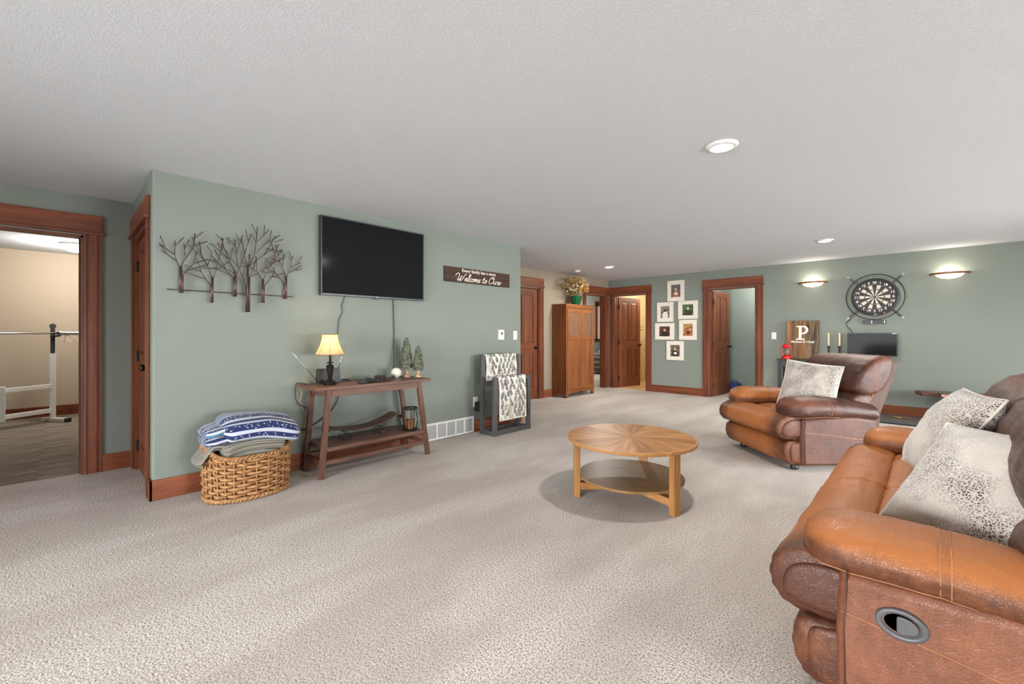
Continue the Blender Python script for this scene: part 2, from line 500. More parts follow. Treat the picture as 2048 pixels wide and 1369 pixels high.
FLY = plain('dried_yellow_petal', lin(188, 136, 58), .8, noise_amt=.2, nscale=30)
FLC = plain('dried_cream_petal', lin(196, 174, 132), .8, noise_amt=.1, nscale=30)
FLB = plain('dried_brown_petal', lin(116, 84, 54), .8, noise_amt=.2, nscale=30)
FLG = plain('dried_olive_leaf', lin(106, 100, 44), .8, noise_amt=.2, nscale=30)
BLACKP = plain('dark_upright_cover', lin(54, 54, 56), .6)
BLUEBAG = plain('blue_patterned_cloth', lin(44, 58, 112), .8, noise_amt=.45, nscale=40)
NAVYP = plain('navy_strap', lin(30, 40, 84), .8)

# ================================================================== THE SETTING
H = 2.44
XT, YB, XK = -4.12, 8.70, -5.33            # tv wall, back wall, recess / corridor wall
DH = 2.09                                  # door opening height

def wall_x(name, x0, x1, y0, y1, ops, mat, label=None, z1=H):
    m = MB(); y = y0
    for a, b, za, zb in sorted(ops):
        m.box(x0, x1, y, a, 0, z1)
        if za > 0: m.box(x0, x1, a, b, 0, za)
        if zb < z1: m.box(x0, x1, a, b, zb, z1)
        y = b
    m.box(x0, x1, y, y1, 0, z1)
    return struct(m.build(name, mat), label)
def wall_y(name, y0, y1, x0, x1, ops, mat, label=None, z1=H):
    m = MB(); x = x0
    for a, b, za, zb in sorted(ops):
        m.box(x, a, y0, y1, 0, z1)
        if za > 0: m.box(a, b, y0, y1, 0, za)
        if zb < z1: m.box(a, b, y0, y1, zb, z1)
        x = b
    m.box(x, x1, y0, y1, 0, z1)
    return struct(m.build(name, mat), label)

struct(MB().box(-5.39, 4.5, -4.15, 8.76, -.1, 0).build('floor', CARPET), 'beige speckled wall-to-wall carpet')
struct(MB().box(-9.7, 4.6, -4.2, 13.9, H, H + .12).build('ceiling', CEIL), 'white textured ceiling')

# tv wall with rounded outer corners
rc = .018
poly = [(XT - .12, .455)]
poly += [(XT - rc + rc * math.sin(a), .455 + rc - rc * math.cos(a)) for a in [PI / 2 * k / 5 for k in range(6)]]
poly += [(XT - rc + rc * math.cos(a), 4.446 - rc + rc * math.sin(a)) for a in [PI / 2 * k / 5 for k in range(6)]]
poly += [(XT - .12, 4.446)]
struct(MB().prism(poly, 0, H).build('wall_left', GREEN, angle=True), 'sage green wall carrying the television')
wall_y('wall_closet', .455, .575, XK - .12, XT - .12, [(-5.20, -4.33, 0, DH)], GREEN)
wall_y('wall_passage', 4.326, 4.446, XK - .12, XT - .12, [], GREEN)
wall_x('wall_recess', XK - .12, XK, -4.12, .455, [(-.74, .125, 0, DH)], GREEN)
wall_x('wall_corridor', XK - .12, XK, 4.446, YB + .12, [(5.44, 6.25, 0, DH), (7.80, 8.56, 0, DH)], BEIGE)
wall_y('wall_back', YB, YB + .12, XK, 4.52, [(-5.168, -4.391, 0, DH), (-3.095, -2.274, 0, DH)], GREEN)
wall_x('wall_right', 4.4, 4.52, -4.12, YB, [(1.3, 3.9, .05, 2.05), (4.9, 7.5, .05, 2.05)], GREEN)
wall_y('wall_front', -4.12, -4.0, XK, 4.4, [(-2.8, .8, .05, 2.05)], GREEN)
# windows out of frame that bring the daylight
def window(name, c, rz, w, h, cols):
    e = sempty(name, c, rz)
    f = MB()
    f.box(-w / 2, w / 2, -.01, .06, 0, .06).box(-w / 2, w / 2, -.01, .06, h - .06, h)
    f.build('bottom_and_top_rail', WHITEP, e)
    for i in range(cols + 1):
        x = -w / 2 + .03 + (w - .06) * i / cols
        MB().box(x - .03, x + .03, -.01, .06, .06, h - .06).build('mullion', WHITEP, e)
    for i in range(cols):
        xa = -w / 2 + .06 + (w - .06) * i / cols; xb = -w / 2 + (w - .06) * (i + 1) / cols
        MB().box(xa, xb, .025, .031, .06, h - .06).build('pane', GLASS, e)
    return e
window('window_1', (4.44, 2.6, .05), R(-90), 2.6, 2.0, 2)
window('window_2', (4.44, 6.2, .05), R(-90), 2.6, 2.0, 2)
window('window_3', (-1.0, -4.04, .05), R(180), 3.6, 2.0, 2)

# ---- gym beyond the doorway
wall_x('wall_gym_far', -9.57, -9.45, -3.2, 1.4, [], GYMBEIGE)
wall_y('wall_gym_side', 1.2, 1.32, -9.45, XK - .12, [], GYMBEIGE)
wall_y('wall_gym_near', -3.2, -3.08, -9.45, XK - .12, [], GYMBEIGE)
struct(MB().box(-9.45, -9.432, -3.08, 1.2, 0, .15).build('baseboard_gym', TRIMX))
gf = sempty('floor_gym', (0, 0, 0))
MB().box(-9.45, -5.39, -3.1, 1.25, -.1, -.008).build('underlay', GROUT, gf)
tile = None
for i in range(8):
    for j in range(9):
        x0 = -9.45 + i * .508; y0 = -3.1 + j * .49
        if x0 < -9.5: continue
        if tile is None:
            tile = MB().box(-.2535, .2535, -.2445, .2445, -.008, 0)
            ta = tile.build('carpet_tile', CT1, gf); tb = tile.build('carpet_tile', CT2, gf)
            ta.location = (x0 + .254, y0 + .245, 0); tb.location = (x0 + .254 + .508, y0 + .245, 0)
            continue
        if i == 1 and j == 0: continue
        inst((ta, tb)[(i + j * (1 + i % 2)) % 2], gf, (x0 + .254, y0 + .245, 0))

# ---- bedroom behind the corridor opening
wall_x('wall_bedroom_far', -8.07, -7.95, 6.3, 13.8, [(12.25, 13.25, 1.06, 2.15)], GREYGREEN)
wall_y('wall_bedroom_end', 13.6, 13.72, -7.95, -5.4, [], GREYGREEN)
wall_y('wall_bedroom_near', 6.3, 6.42, -7.95, XK - .12, [], GREYGREEN)
struct(MB().box(-8.0, -5.39, 6.3, 13.7, -.1, 0).build('floor_bedroom', CARPET))
bw = sempty('window_4', (-7.95, 12.75, 1.0), R(90), 'bedroom window with wooden casing and pale blind')
for a, b, c, d in ((-.58, -.47, 0, 1.24), (.47, .58, 0, 1.24), (-.62, .62, 1.14, 1.30), (-.62, .62, -.04, .06)):
    MB().box(a, b, -.03, .02, c, d).build('casing', TRIM, bw, bevel=.004)
for k in range(14):
    MB().box(-.47, .47, .004, .012, .07 + k * .077, .142 + k * .077).build('blind_slat', BLIND, bw)
MB().box(-.47, .47, .02, .03, .06, 1.14).build('pane', GLASS, bw)

# ---- bathroom behind the back wall
wall_x('wall_bath_left', -5.52, -5.42, YB + .12, 13.6, [], CREAM)
wall_y('wall_bath_far', 10.65, 10.77, -5.42, -3.3, [], CREAM)
wall_x('wall_bath_right', -3.42, -3.30, YB + .12, 10.65, [], CREAM)
bfl = sempty('floor_bath', (0, 0, 0))
MB().box(-5.42, -3.36, 8.762, 10.65, -.1, -.006).build('underlay', GROUT, bfl)
t0 = None
for i in range(6):
    for j in range(6):
        p = (-5.25 + i * .335, 8.93 + j * .315, 0)
        if t0 is None: t0 = MB().box(-.165, .165, -.155, .155, -.006, .002).build('floor_tile', BATHFLOOR, bfl, loc=p)
        else: inst(t0, bfl, p)
tr = sempty('trim_wall_tile', (0, 0, 0))
t1 = None
for i in range(6):
    for j in range(3):
        p = (-5.25 + i * .335, 10.645, .18 + j * .345)
        if t1 is None: t1 = MB().box(-.165, .165, -.008, .005, -.17, .17).build('wall_tile', BATHTILE, tr, loc=p)
        else: inst(t1, tr, p)
for i in range(5):
    for j in range(3):
        inst(t1, tr, (-5.415, 8.99 + i * .335, .18 + j * .345), (0, 0, R(90)))
t2 = MB().box(-.05, .05, -.01, .005, -.022, .022).build('border_tile', GROUT, tr, loc=(-5.36, 10.643, 1.07))
for i in range(18): inst(t2, tr, (-5.26 + i * .104, 10.643, 1.07))

# ---- store room behind the second door
wall_y('wall_store_far', 9.9, 10.02, -3.30, -1.4, [], GREYGREEN)
wall_x('wall_store_right', -1.5, -1.38, YB + .12, 9.9, [], GREYGREEN)
wall_x('wall_store_left', -3.30, -3.26, YB + .12, 9.9, [], GREYGREEN)
struct(MB().box(-3.36, -1.4, 8.762, 10.0, -.1, 0).build('floor_store', CARPET))
struct(MB().box(-3.26, -1.5, 9.882, 9.9, 0, .14).build('baseboard_store', TRIMX))

# ---- baseboards
BH, BT = .15, .018
def base_x(name, x, s, y0, y1):
    return struct(MB().box(min(x, x + s * BT), max(x, x + s * BT), y0, y1, 0, BH).build(name, TRIMY, bevel=.003))
TRIMY = wood('stained_trim_wood_long', lin(108, 54, 32), lin(170, 100, 65), 'y', 1.0, .45)
base_x('baseboard_left', XT, 1, .437, 2.85)
base_x('baseboard_left_end', XT, 1, 3.56, 4.446)
base_x('baseboard_recess', XK, 1, .235, .437)
base_x('baseboard_corridor', XK, 1, 6.36, 7.68)
base_x('baseboard_corridor_start', XK, 1, 4.446, 5.33)
base_x('baseboard_right', 4.4, -1, -4.0, 1.3)
for nm, a, b in (('baseboard_back', -4.281, -3.205), ('baseboard_back_end', -2.164, 4.4)):
    struct(MB().box(a, b, YB - BT, YB, 0, BH).build(nm, TRIMX, bevel=.003))
struct(MB().box(-4.22, XT + BT, .437, .455, 0, BH).build('baseboard_closet', TRIMX, bevel=.003))

# ---- door casings and doors
CPROF = [(0, 0), (0, -.016), (.010, -.020), (.016, -.012), (.022, -.012), (.026, -.020), (.078, -.020), (.082, -.012), (.088, -.012), (.094, -.022), (.110, -.022), (.110, 0)]
TRIMN = [0]
def casing(loc, rz, w, left=True, right=True, depth=.12, label=None):
    TRIMN[0] += 1
    e = sempty('trim_%d' % TRIMN[0], loc, rz, label)
    g = .006
    if right:
        MB().prism([(w / 2 + g + a, b) for a, b in CPROF], 0, DH + .012).build('side_casing', TRIM, e)
    if left:
        MB().prism([(-w / 2 - g - a, b) for a, b in CPROF], 0, DH + .012).build('side_casing', TRIM, e)
    x = w / 2 + .122
    MB().box(-x, x, -.026, 0, DH + .034, DH + .180).build('head_casing', TRIMX, e, bevel=.003)
    MB().box(-x - .014, x + .014, -.040, 0, DH + .010, DH + .034).build('head_lip', TRIMX, e, bevel=.004)
    for s in (-1, 1):
        j = MB().box(min(s * w / 2, s * (w / 2 - .018)), max(s * w / 2, s * (w / 2 - .018)), -.004, depth + .004, 0, DH).build('jamb', TRIM, e)
        MB().box(min(s * (w / 2 - .018), s * (w / 2 - .030)), max(s * (w / 2 - .018), s * (w / 2 - .030)), .05, .085, 0, DH - .018).build('door_stop', TRIM, j)
    MB().box(-w / 2, w / 2, -.004, depth + .004, DH - .018, DH).build('jamb', TRIMX, e)
    return e
DOORN = [0]
def door(loc, rz, w, label, knobside=1, knob_both=True, hinge_y=-.018):
    DOORN[0] += 1
    e = sempty('door_%d' % DOORN[0], loc, rz, label)
    h = 2.06; t = .018; st = .112
    for a in (0, w - st):
        MB().box(a, a + st, -t, t, .008, h).build('stile', DOORW, e, bevel=.002)
    rails = [(.008, .225), (.85, 1.05), (h - .115, h)]
    for a, b in rails:
        MB().box(st, w - st, -t, t, a, b).build('rail', DOORX, e, bevel=.002)
    mx = w / 2; mw = .045
    for a, b in ((.225, .85), (1.05, h - .115)):
        MB().box(mx - mw, mx + mw, -t, t, a, b).build('mullion', DOORW, e, bevel=.002)
        for xa, xb in ((st, mx - mw), (mx + mw, w - st)):
            def rg(i, y): return [(xa + i, y, a + i), (xb - i, y, a + i), (xb - i, y, b - i), (xa + i, y, b - i)]
            MB().loft([rg(.034, -.015), rg(.006, -.006), rg(0, -.006), rg(0, .006), rg(.006, .006), rg(.034, .015)]).build('panel', DOORW, e)
    kx = w - .06 if knobside > 0 else .06
    for s in ((-1, 1) if knob_both else (-1,)):
        k = MB().lathe([(.030, s * .018), (.030, s * .024), (.012, s * .027), (.010, s * .045), (.022, s * .052), (.029, s * .066), (.027, s * .080), (.012, s * .086)], 18, (kx, 0, .965), 'y').build('knob', BRONZE, e, smooth=True)
    hx = 0 if knobside > 0 else w
    for z in (.22, 1.03, 1.84):
        hg = MB().box(hx - .012, hx + .03, hinge_y - .006, hinge_y + .004, z - .045, z + .045)
        hg.lathe([(.008, z - .05), (.008, z + .05)], 10, (hx, hinge_y - .006, 0))
        hg.build('hinge', BLACKM, e)
    return e
casing((XK, -.3075, 0), R(90), .865, label='stained wood casing of the gym doorway')
casing((-4.765, .455, 0), 0, .87, label='stained wood casing of the recess closet door')
casing((XK, 5.845, 0), R(90), .81, label='stained wood casing of the corridor door')
casing((XK, 8.18, 0), R(90), .76, label='stained wood casing of the bedroom opening')
casing((-4.7795, YB, 0), 0, .777, label='stained wood casing of the bathroom doorway')
casing((-2.6845, YB, 0), 0, .821, label='stained wood casing of the store room doorway')
door((-5.18, .495, 0), 0, .83, 'closed four-panel stained door in the recess', hinge_y=-.022)
door((XK - .04, 5.46, 0), R(90), .77, 'closed four-panel stained door in the corridor')
door((-5.135, YB + .11, 0), R(78), .735, 'four-panel stained door standing open into the bathroom')
door((-3.063, YB + .11, 0), R(87), .765, 'four-panel stained door standing open into the store room')

# ================================================================== LEATHER SEATING
def ss(a, b, x):
    t = max(0.0, min(1.0, (x - a) / (b - a))); return t * t * (3 - 2 * t)
def nz(x, y, z): return noise.noise(Vector((x, y, z)))

def tan_attr(o, fn):  # tan level per vertex: tan on tops and middles, browner towards sides and ends
    me = o.data; a = me.attributes.new('tan_level', 'FLOAT', 'POINT')
    a.data.foreach_set('value', [fn(v.co.x, v.co.y, v.co.z) for v in me.vertices])

def sweep(name, prof, x0, x1, mat, parent, tan_level, nx=44, p=7, close=1.0, wr=.004, seams=(), shear=None, seed=0, npt=5, gather=.0, dy=0.0):
    """cushion: closed (y,z) profile swept along x with rounded ends, wrinkles and pinched seams"""
    P = [(a + dy, b) for a, b in cat(prof, True, npt)]; cy = sum(a for a, b in P) / len(P); cz = sum(b for a, b in P) / len(P)
    ln = (x1 - x0) / 2; mid = (x0 + x1) / 2; rings = []
    for i in range(nx + 1):
        t = -math.cos(PI * i / nx); t = t * .55 + (2 * i / nx - 1) * .45
        s = max(.02, (1 - abs(t) ** p)) ** (1 / 2.6); s = 1 - close * (1 - s)
        x = mid + ln * t
        pin = 1.0
        for sx, dep, wd in seams: pin -= dep * math.exp(-((x - sx) / wd) ** 2)
        ring = []
        e = abs(t) ** 3
        for k, (y, z) in enumerate(P):
            ey, ez = y - cy, z - cz; L = math.hypot(ey, ez) + 1e-6
            d = wr * (nz(x * 5 + seed, y * 9, z * 9) + .6 * nz(x * 16 + seed, y * 5, z * 5))
            d += gather * e * math.sin(k * 2 * PI * 13 / len(P) + 2 * nz(y * 20, z * 20, seed)) 
            yy = cy + ey * s * pin + ey / L * d; zz = cz + ez * s * pin + ez / L * d
            if shear: yy += shear[1] * max(0, zz - shear[0])
            ring.append((x, yy, zz))
        rings.append(ring)
    o = MB().loft(rings).build(name, mat, parent, smooth=True)
    tan_attr(o, tan_level)
    return o

def arm_pad(parent, sx, hw, mat, tan_level, seed, pb=.088, pz=.527):
    rings = []; n = 40; NY = 46
    for i in range(NY + 1):
        t = i / NY; u = .5 - .5 * math.cos(PI * t); y = -.405 + .845 * (.6 * u + .4 * t)
        nose = (1 - max(0, (.24 - t) / .24) ** 2.1) ** .55 if t < .24 else 1
        tail = (1 - max(0, (t - .88) / .12) ** 2.4) ** .5 if t > .88 else 1
        s = max(.06, min(nose, tail))
        a = (.152 + .014 * math.sin(PI * min(1, t * 1.25))) * s
        b = (pb - .022 * ss(.35, 1, t)) * (.25 + .75 * s)
        cz = pz + .012 * math.sin(PI * t) - .02 * (1 - s) - .034 * ss(.35, 1, t)
        cx = sx * (hw - .138)
        pin = 1 - .035 * math.exp(-((y + .05) / .012) ** 2)
        ring = []
        for k in range(n):
            q = 2 * PI * k / n; c, si = math.cos(q), math.sin(q)
            ex = .78
            X = abs(c) ** ex * (1 if c >= 0 else -1); Z = abs(si) ** .9 * (1 if si >= 0 else -1)
            if Z < 0: Z *= .82
            g = (1 - s) * .0
            f = max(0, 1 - t * 5) + .55 * math.exp(-((y + .05) / .06) ** 2)
            w = .0045 * nz(k * .55 + seed, y * 6, 3) * (1 + 1.6 * f) + .0035 * nz(k * 1.2 + seed, y * 22, 7) + .0035 * max(0, 1 - t * 3.2) * math.sin(11 * q + 3 * nz(y * 9, seed, 0))
            ring.append((cx + (X * a + X * w) * pin, y, cz + (Z * b + Z * w) * pin))
        rings.append(ring)
    o = MB().loft(rings).build('arm_pad', mat, parent, smooth=True)
    tan_attr(o, tan_level)
    # stitched seams: along the outer flank, and across the pad
    path = []
    for i in range(4, NY - 2):
        r = rings[i]; k = 0 if sx > 0 else n // 2
        kk = (k - 5 * sx) % n
        p = Vector(r[kk]); path.append(tuple(p + Vector((sx * .0012, 0, 0))))
    sm = MB().tube(path, .0018, 6); sm.build('stitched_seam', STITCH, o, smooth=True)
    for dy in (-.011, .011):
        i = min(range(NY), key=lambda q: abs(rings[q][0][1] - (-.05 + dy)))
        r = rings[i]
        ks = [k % n for k in (range(-4, 20) if sx > 0 else range(1, 25))]
        MB().tube([tuple(Vector(r[k]) + Vector((0, (-.05 + dy) - r[k][1], .0012))) for k in ks], .0016, 5).build('cross_stitching', STITCH, o, smooth=True)
    return o

def make_seating(name, loc, rz, W_, nseat, label, category, shear, handle_side, bdy=0.0, bex=.13, pm=None):
    root = thing(name, loc, label, category, rz)
    hw = W_ / 2; aw = .285; inner = hw - aw
    # black base frame and feet
    MB().box(-hw + .10, hw - .10, -.30, .36, .045, .10).build('base_frame', BLACKM, root)
    for sx in (-1, 1):
        for y in (-.27, .33):
            MB().lathe([(.026, 0), (.034, .006), (.034, .04), (.022, .05)], 16, (sx * (hw - .14), y, 0)).build('foot', BLACK, root, smooth=True)
    fw = (2 * (hw - .045)) / nseat
    for k in range(nseat):
        xa = -(hw - .045) + k * fw; xb = xa + fw
        cxm = (xa + xb) / 2; half = fw / 2
        edge = lambda x: ss(hw - .06, hw - .36, abs(x))
        sweep('footrest', [(-.34, .062), (-.395, .085), (-.425, .15), (-.425, .22), (-.40, .268), (-.33, .280), (-.22, .275), (-.205, .18), (-.22, .075)], xa, xb, LEATHER, root,
              lambda x, y, z: .15 + .75 * edge(x) - .4 * ss(-.36, -.25, y), p=40, close=.22, wr=.004, seed=k * 7 + 1, gather=.003)
        sweep('seat_front', [(-.39, .285), (-.455, .300), (-.492, .345), (-.497, .405), (-.475, .455), (-.42, .492), (-.345, .506), (-.27, .498), (-.235, .470), (-.245, .36), (-.29, .29)], xa, xb, LEATHER, root,
              lambda x, y, z: .18 + .85 * edge(x) - .45 * (1 - ss(.30, .37, z)), p=40, close=.20, wr=.005, seed=k * 5 + 2, gather=.003,
              seams=[(cxm + half * .45, .03, .012), (cxm - half * .45, .03, .012)])
    for sx in (-1, 1):
        xe = sx * (hw - .045)
        for nm, P_ in (('seat_end_panel', [(-.435, .325), (-.448, .39), (-.42, .44), (-.35, .465), (-.27, .455), (-.25, .36), (-.30, .315)]), ('footrest_end_panel', [(-.345, .085), (-.375, .13), (-.375, .235), (-.33, .262), (-.235, .258), (-.225, .09)])):
            Pc = cat(P_, True, 4); my = sum(p[0] for p in Pc) / len(Pc); mz = sum(p[1] for p in Pc) / len(Pc)
            rg_ = [[(xe + sx * dx_, my + (y - my) * k_, mz + (z - mz) * k_) for y, z in Pc] for dx_, k_ in ((-.03, 1.0), (.004, 1.0), (.012, .93), (.015, .75))]
            eo = MB().loft(rg_).build(nm, LEATHER, root, smooth=True); tan_attr(eo, lambda x, y, z: .12)
    sw = 2 * inner / nseat
    for k in range(nseat):
        xa = -inner + k * sw; xb = xa + sw; cxm = (xa + xb) / 2; half = sw / 2
        sweep('seat_cushion', [(-.245, .34), (-.258, .42), (-.245, .472), (-.20, .496), (-.10, .503), (.05, .495), (.20, .475), (.235, .42), (.22, .34), (0, .31)], xa - .008, xb + .008, LEATHER, root,
              lambda x, y, z: .95 - .5 * ss(.0, .2, y), p=24, close=.25, wr=.005, seed=k * 3 + 4, gather=.002)
        bx0, bx1 = (xa - bex, xb + bex) if nseat == 1 else ((xa - bex, xb) if k == 0 else (xa, xb + bex))
        sweep('lumbar_cushion', [(.20, .45), (.135, .49), (.105, .56), (.112, .63), (.150, .672), (.23, .685), (.33, .66), (.34, .50), (.29, .45)], bx0 + .01, bx1 - .01, LEATHERD, root,
              lambda x, y, z: .25, p=16, close=.4, wr=.006, shear=shear, seed=k * 3 + 8, gather=.003, dy=bdy)
        sweep('head_cushion', [(.19, .665), (.125, .70), (.092, .78), (.098, .87), (.135, .95), (.20, 1.005), (.285, 1.028), (.365, 1.005), (.41, .93), (.41, .76), (.36, .68), (.28, .655)], bx0 - .004, bx1 + .004, LEATHERD, root,
              lambda x, y, z: .20 + .6 * ss(.93, 1.03, z), p=16, close=.38, wr=.007, shear=shear, seed=k * 3 + 11, gather=.005, dy=bdy)
    # arms
    for sx in (-1, 1):
        a, b = sorted((sx * (inner - .0), sx * hw))
        arm = MB()
        prof = [(-.295, .062), (-.300, .30), (-.290, .48), (.20, .50), (.40, .47), (.415, .30), (.39, .062)]
        P = prof
        rings = []
        for i, (x, d) in enumerate(((a, .025), (a + .02, 0), (b - .02, 0), (b, .025))):
            rings.append([(x, y + (d if y < 0 else -d), z + (d if z < .2 else -d * .6)) for y, z in P])
        arm.loft(rings)
        ao = arm.build('arm_panel', LEATHERB if handle_side else LEATHERD, root, bevel=.016, seg=3, angle=True)
        tan_attr(ao, lambda x, y, z: .30 + (.18 if handle_side else 0.0))
        xo = sx * (hw + .001)
        MB().tube(cat([(xo, -.285, .36), (xo, -.05, .335), (xo, .2, .30), (xo, .36, .29)], n=6), .0016, 6).build('panel_stitching', STITCH, ao, smooth=True)
        MB().tube([(xo, -.272, .075), (xo, -.276, .30), (xo, -.268, .49)], .0026, 6).build('edge_seam', SEAM, ao, smooth=True)
        arm_pad(root, sx, hw, LEATHER if sx < 0 or handle_side else LEATHERD, (lambda x, y, z: .22 + .75 * ss(.535, .590, z)) if sx < 0 or handle_side else
                (lambda x, y, z: .12 + .5 * ss(.54, .61, z) * ss(.0, -.30, y)), 5 + sx, .088 if handle_side else .106, .527 if handle_side else .542)
    # back shell with its flat leather side wings
    hb = inner + bex - .015
    sh = lambda y, z: y + bdy + shear[1] * max(0, z - shear[0])
    Pq = [(.27, .10), (.30, .50), (.30, .66), (.31, .90), (.36, .975), (.425, .96), (.455, .88), (.45, .50), (.42, .10)]
    bs = MB().prism([(sh(y, z), z) for y, z in Pq], -hb, hb, 'x').build('back_shell', GREYSHELL, root, bevel=.012, seg=2, angle=True)
    for s_ in (-1, 1):
        MB().tube([(s_ * (hb + .001), sh(y, z), z) for y, z in ((.30, .50), (.30, .66), (.31, .90), (.36, .968))], .003, 6).build('wing_piping', STITCH, bs, smooth=True)
    if handle_side:
        sx = handle_side; xo = sx * (hw + .003)
        h = thing('release_handle', (0, 0, 0), None, None); h.parent = root
        def el(ry, rz_, x, n=36): return [(x, -.142 + ry * math.cos(2 * PI * q / n), .382 + rz_ * math.sin(2 * PI * q / n)) for q in range(n)]
        MB().loft([el(.060, .045, xo - sx * .004), el(.060, .045, xo + sx * .004), el(.054, .040, xo + sx * .008), el(.044, .031, xo + sx * .006), el(.040, .028, xo - sx * .008)]).build('handle_bezel', DKPLAS, h, smooth=True)
        MB().loft([el(.039, .027, xo - sx * .010), el(.039, .027, xo - sx * .003)]).build('handle_cup', BLACK, h)
        n = 20
        lev = [[(x, -.142 + .030 - .0 * q + (.0), .382)] for q in range(0)]
        pl = [(-.137 + .034 * max(-.45, math.cos(2 * PI * q / 24)), .382 + .024 * math.sin(2 * PI * q / 24)) for q in range(24)]
        MB().loft([[(xo - sx * .004, a_, b_) for a_, b_ in pl], [(xo + sx * .007, a_, b_) for a_, b_ in pl]]).build('handle_lever', DKPLAS, h, bevel=.003)
    return root
DKPLAS = plain('charcoal_plastic', lin(80, 80, 82), .42)

sofa = make_seating('reclining_sofa', (.08, 2.785, 0), R(-90), 2.17, 2, 'cognac leather two-seat reclining sofa with an oval release handle on its near side', 'sofa', (.45, .14), 1, -.03)
recl = make_seating('recliner', (-.995, 5.077, 0), R(-42.8), 1.06, 1, 'brown leather recliner armchair with tan seat, standing before the small black table', 'armchair', (.45, .40), 0, .10, .15)

# ---- snakeskin cushions
def pillow(name, loc, rot, size, thick, label, seed):
    t = thing(name, loc, label, 'cushion', group='snakeskin print cushions'); t.rotation_euler = rot
    n = 34; vs = []; fs = []; uvs = []
    def pt(u, v, side):
        pin = .055
        x = u * size / 2 * (1 - pin * (1 - v * v)); z = v * size / 2 * (1 - pin * (1 - u * u))
        h = ((1 - abs(u) ** 2.6) * (1 - abs(v) ** 2.6)); h = max(0, h) ** .52
        w = .010 * nz(u * 2.3 + seed, v * 2.3, side * 2) * h + .005 * nz(u * 7 + seed, v * 7, side)
        return (x, -side * (thick / 2 * h + w * (h > .02)), z)
    idx = {}
    for side in (1, -1):
        for i in range(n + 1):
            for j in range(n + 1):
                u = -math.cos(PI * i / n) * .5 + (2 * i / n - 1) * .5; v = -math.cos(PI * j / n) * .5 + (2 * j / n - 1) * .5
                idx[side, i, j] = len(vs); vs.append(pt(u, v, side)); uvs.append(((u + 1) / 2 * size * 1.6 + seed, (v + 1) / 2 * size * 1.6))
        for i in range(n):
            for j in range(n):
                q = (idx[side, i, j], idx[side, i + 1, j], idx[side, i + 1, j + 1], idx[side, i, j + 1])
                fs.append(q if side > 0 else q[::-1])
    me = bpy.data.meshes.new('cover'); me.from_pydata(vs, [], fs)
    ul = me.uv_layers.new(name='UVMap')
    for l in me.loops: ul.data[l.index].uv = uvs[l.vertex_index]
    me.polygons.foreach_set('use_smooth', [True] * len(me.polygons)); me.materials.append(SCALES)
    o = bpy.data.objects.new('cover', me); COL.objects.link(o); o.parent = t
    ed = [pt(a, -1, 1) for a in [-1 + 2 * k / 12 for k in range(12)]] + [pt(1, a, 1) for a in [-1 + 2 * k / 12 for k in range(12)]] + \
         [pt(-a, 1, 1) for a in [-1 + 2 * k / 12 for k in range(12)]] + [pt(-1, -a, 1) for a in [-1 + 2 * k / 12 for k in range(12)]]
    MB().tube(ed, .006, 6, closed=True).build('piping', PIPING, t, smooth=True)
    return t
pillow('throw_cushion', (.154, 2.26, .680), (R(-44), R(0), R(-35)), .50, .19, 'silvery snakeskin cushion nearest the camera, against the sofa arm', 0)
pillow('throw_cushion', (.060, 2.93, .755), (R(-31), R(0), R(-76)), .46, .18, 'brown snakeskin cushion behind the silvery one on the sofa', 3.3)
pillow('throw_cushion', (-.85, 5.04, .725), (R(-22), R(6), R(-4)), .47, .13, 'pale snakeskin cushion leaning in the recliner', 6.1)

# ================================================================== COFFEE TABLE
ct = thing('coffee_table', (-1.636, 2.985, 0), 'round honey oak coffee table with a sunburst veneer top and lower shelf', 'table')
Rt, zt = .472, .452
MB().lathe([(Rt - .004, zt - .024), (Rt, zt - .02), (Rt, zt - .002), (Rt - .002, zt), (Rt - .014, zt), (Rt - .014, zt - .003), (.02, zt - .003), (.02, zt - .024)], 72, caps=False).build('top_edge', OAKX, ct, angle=True)
NW = 16; wd = []
ra = Rt - .0145; da = PI / NW
poly = [(.0005, 0)] + [(ra * math.cos(-da + 2 * da * k / 6), ra * math.sin(-da + 2 * da * k / 6)) for k in range(7)]
for k in range(NW):
    if k < 3: wd.append(MB().prism(poly, zt - .003, zt).build('veneer_wedge', VEN[k], ct, rot=(0, 0, 2 * da * k)))
    else: inst(wd[(k * 2) % 3], ct, (0, 0, 0), (0, 0, 2 * da * k))
Rs = .385
MB().lathe([(.001, .150), (Rs - .004, .150), (Rs, .154), (Rs, .166), (Rs - .003, .169), (.001, .169)], 72, caps=False).build('shelf', OAKD, ct, angle=True, rot=(0, 0, R(20)))
for a in (R(224), R(344), R(104)):
    M_ = Matrix.Rotation(a, 4, 'Z')
    MB().box(.385, .428, -.032, .032, 0, zt - .024, M_).build('leg', OAKZ, ct, bevel=.003)
    MB().box(0, .385, -.028, .028, .060, .112, M_).box(.0, .06, -.02, .02, .112, .150, M_).build('stretcher', OAKX, ct, bevel=.002)

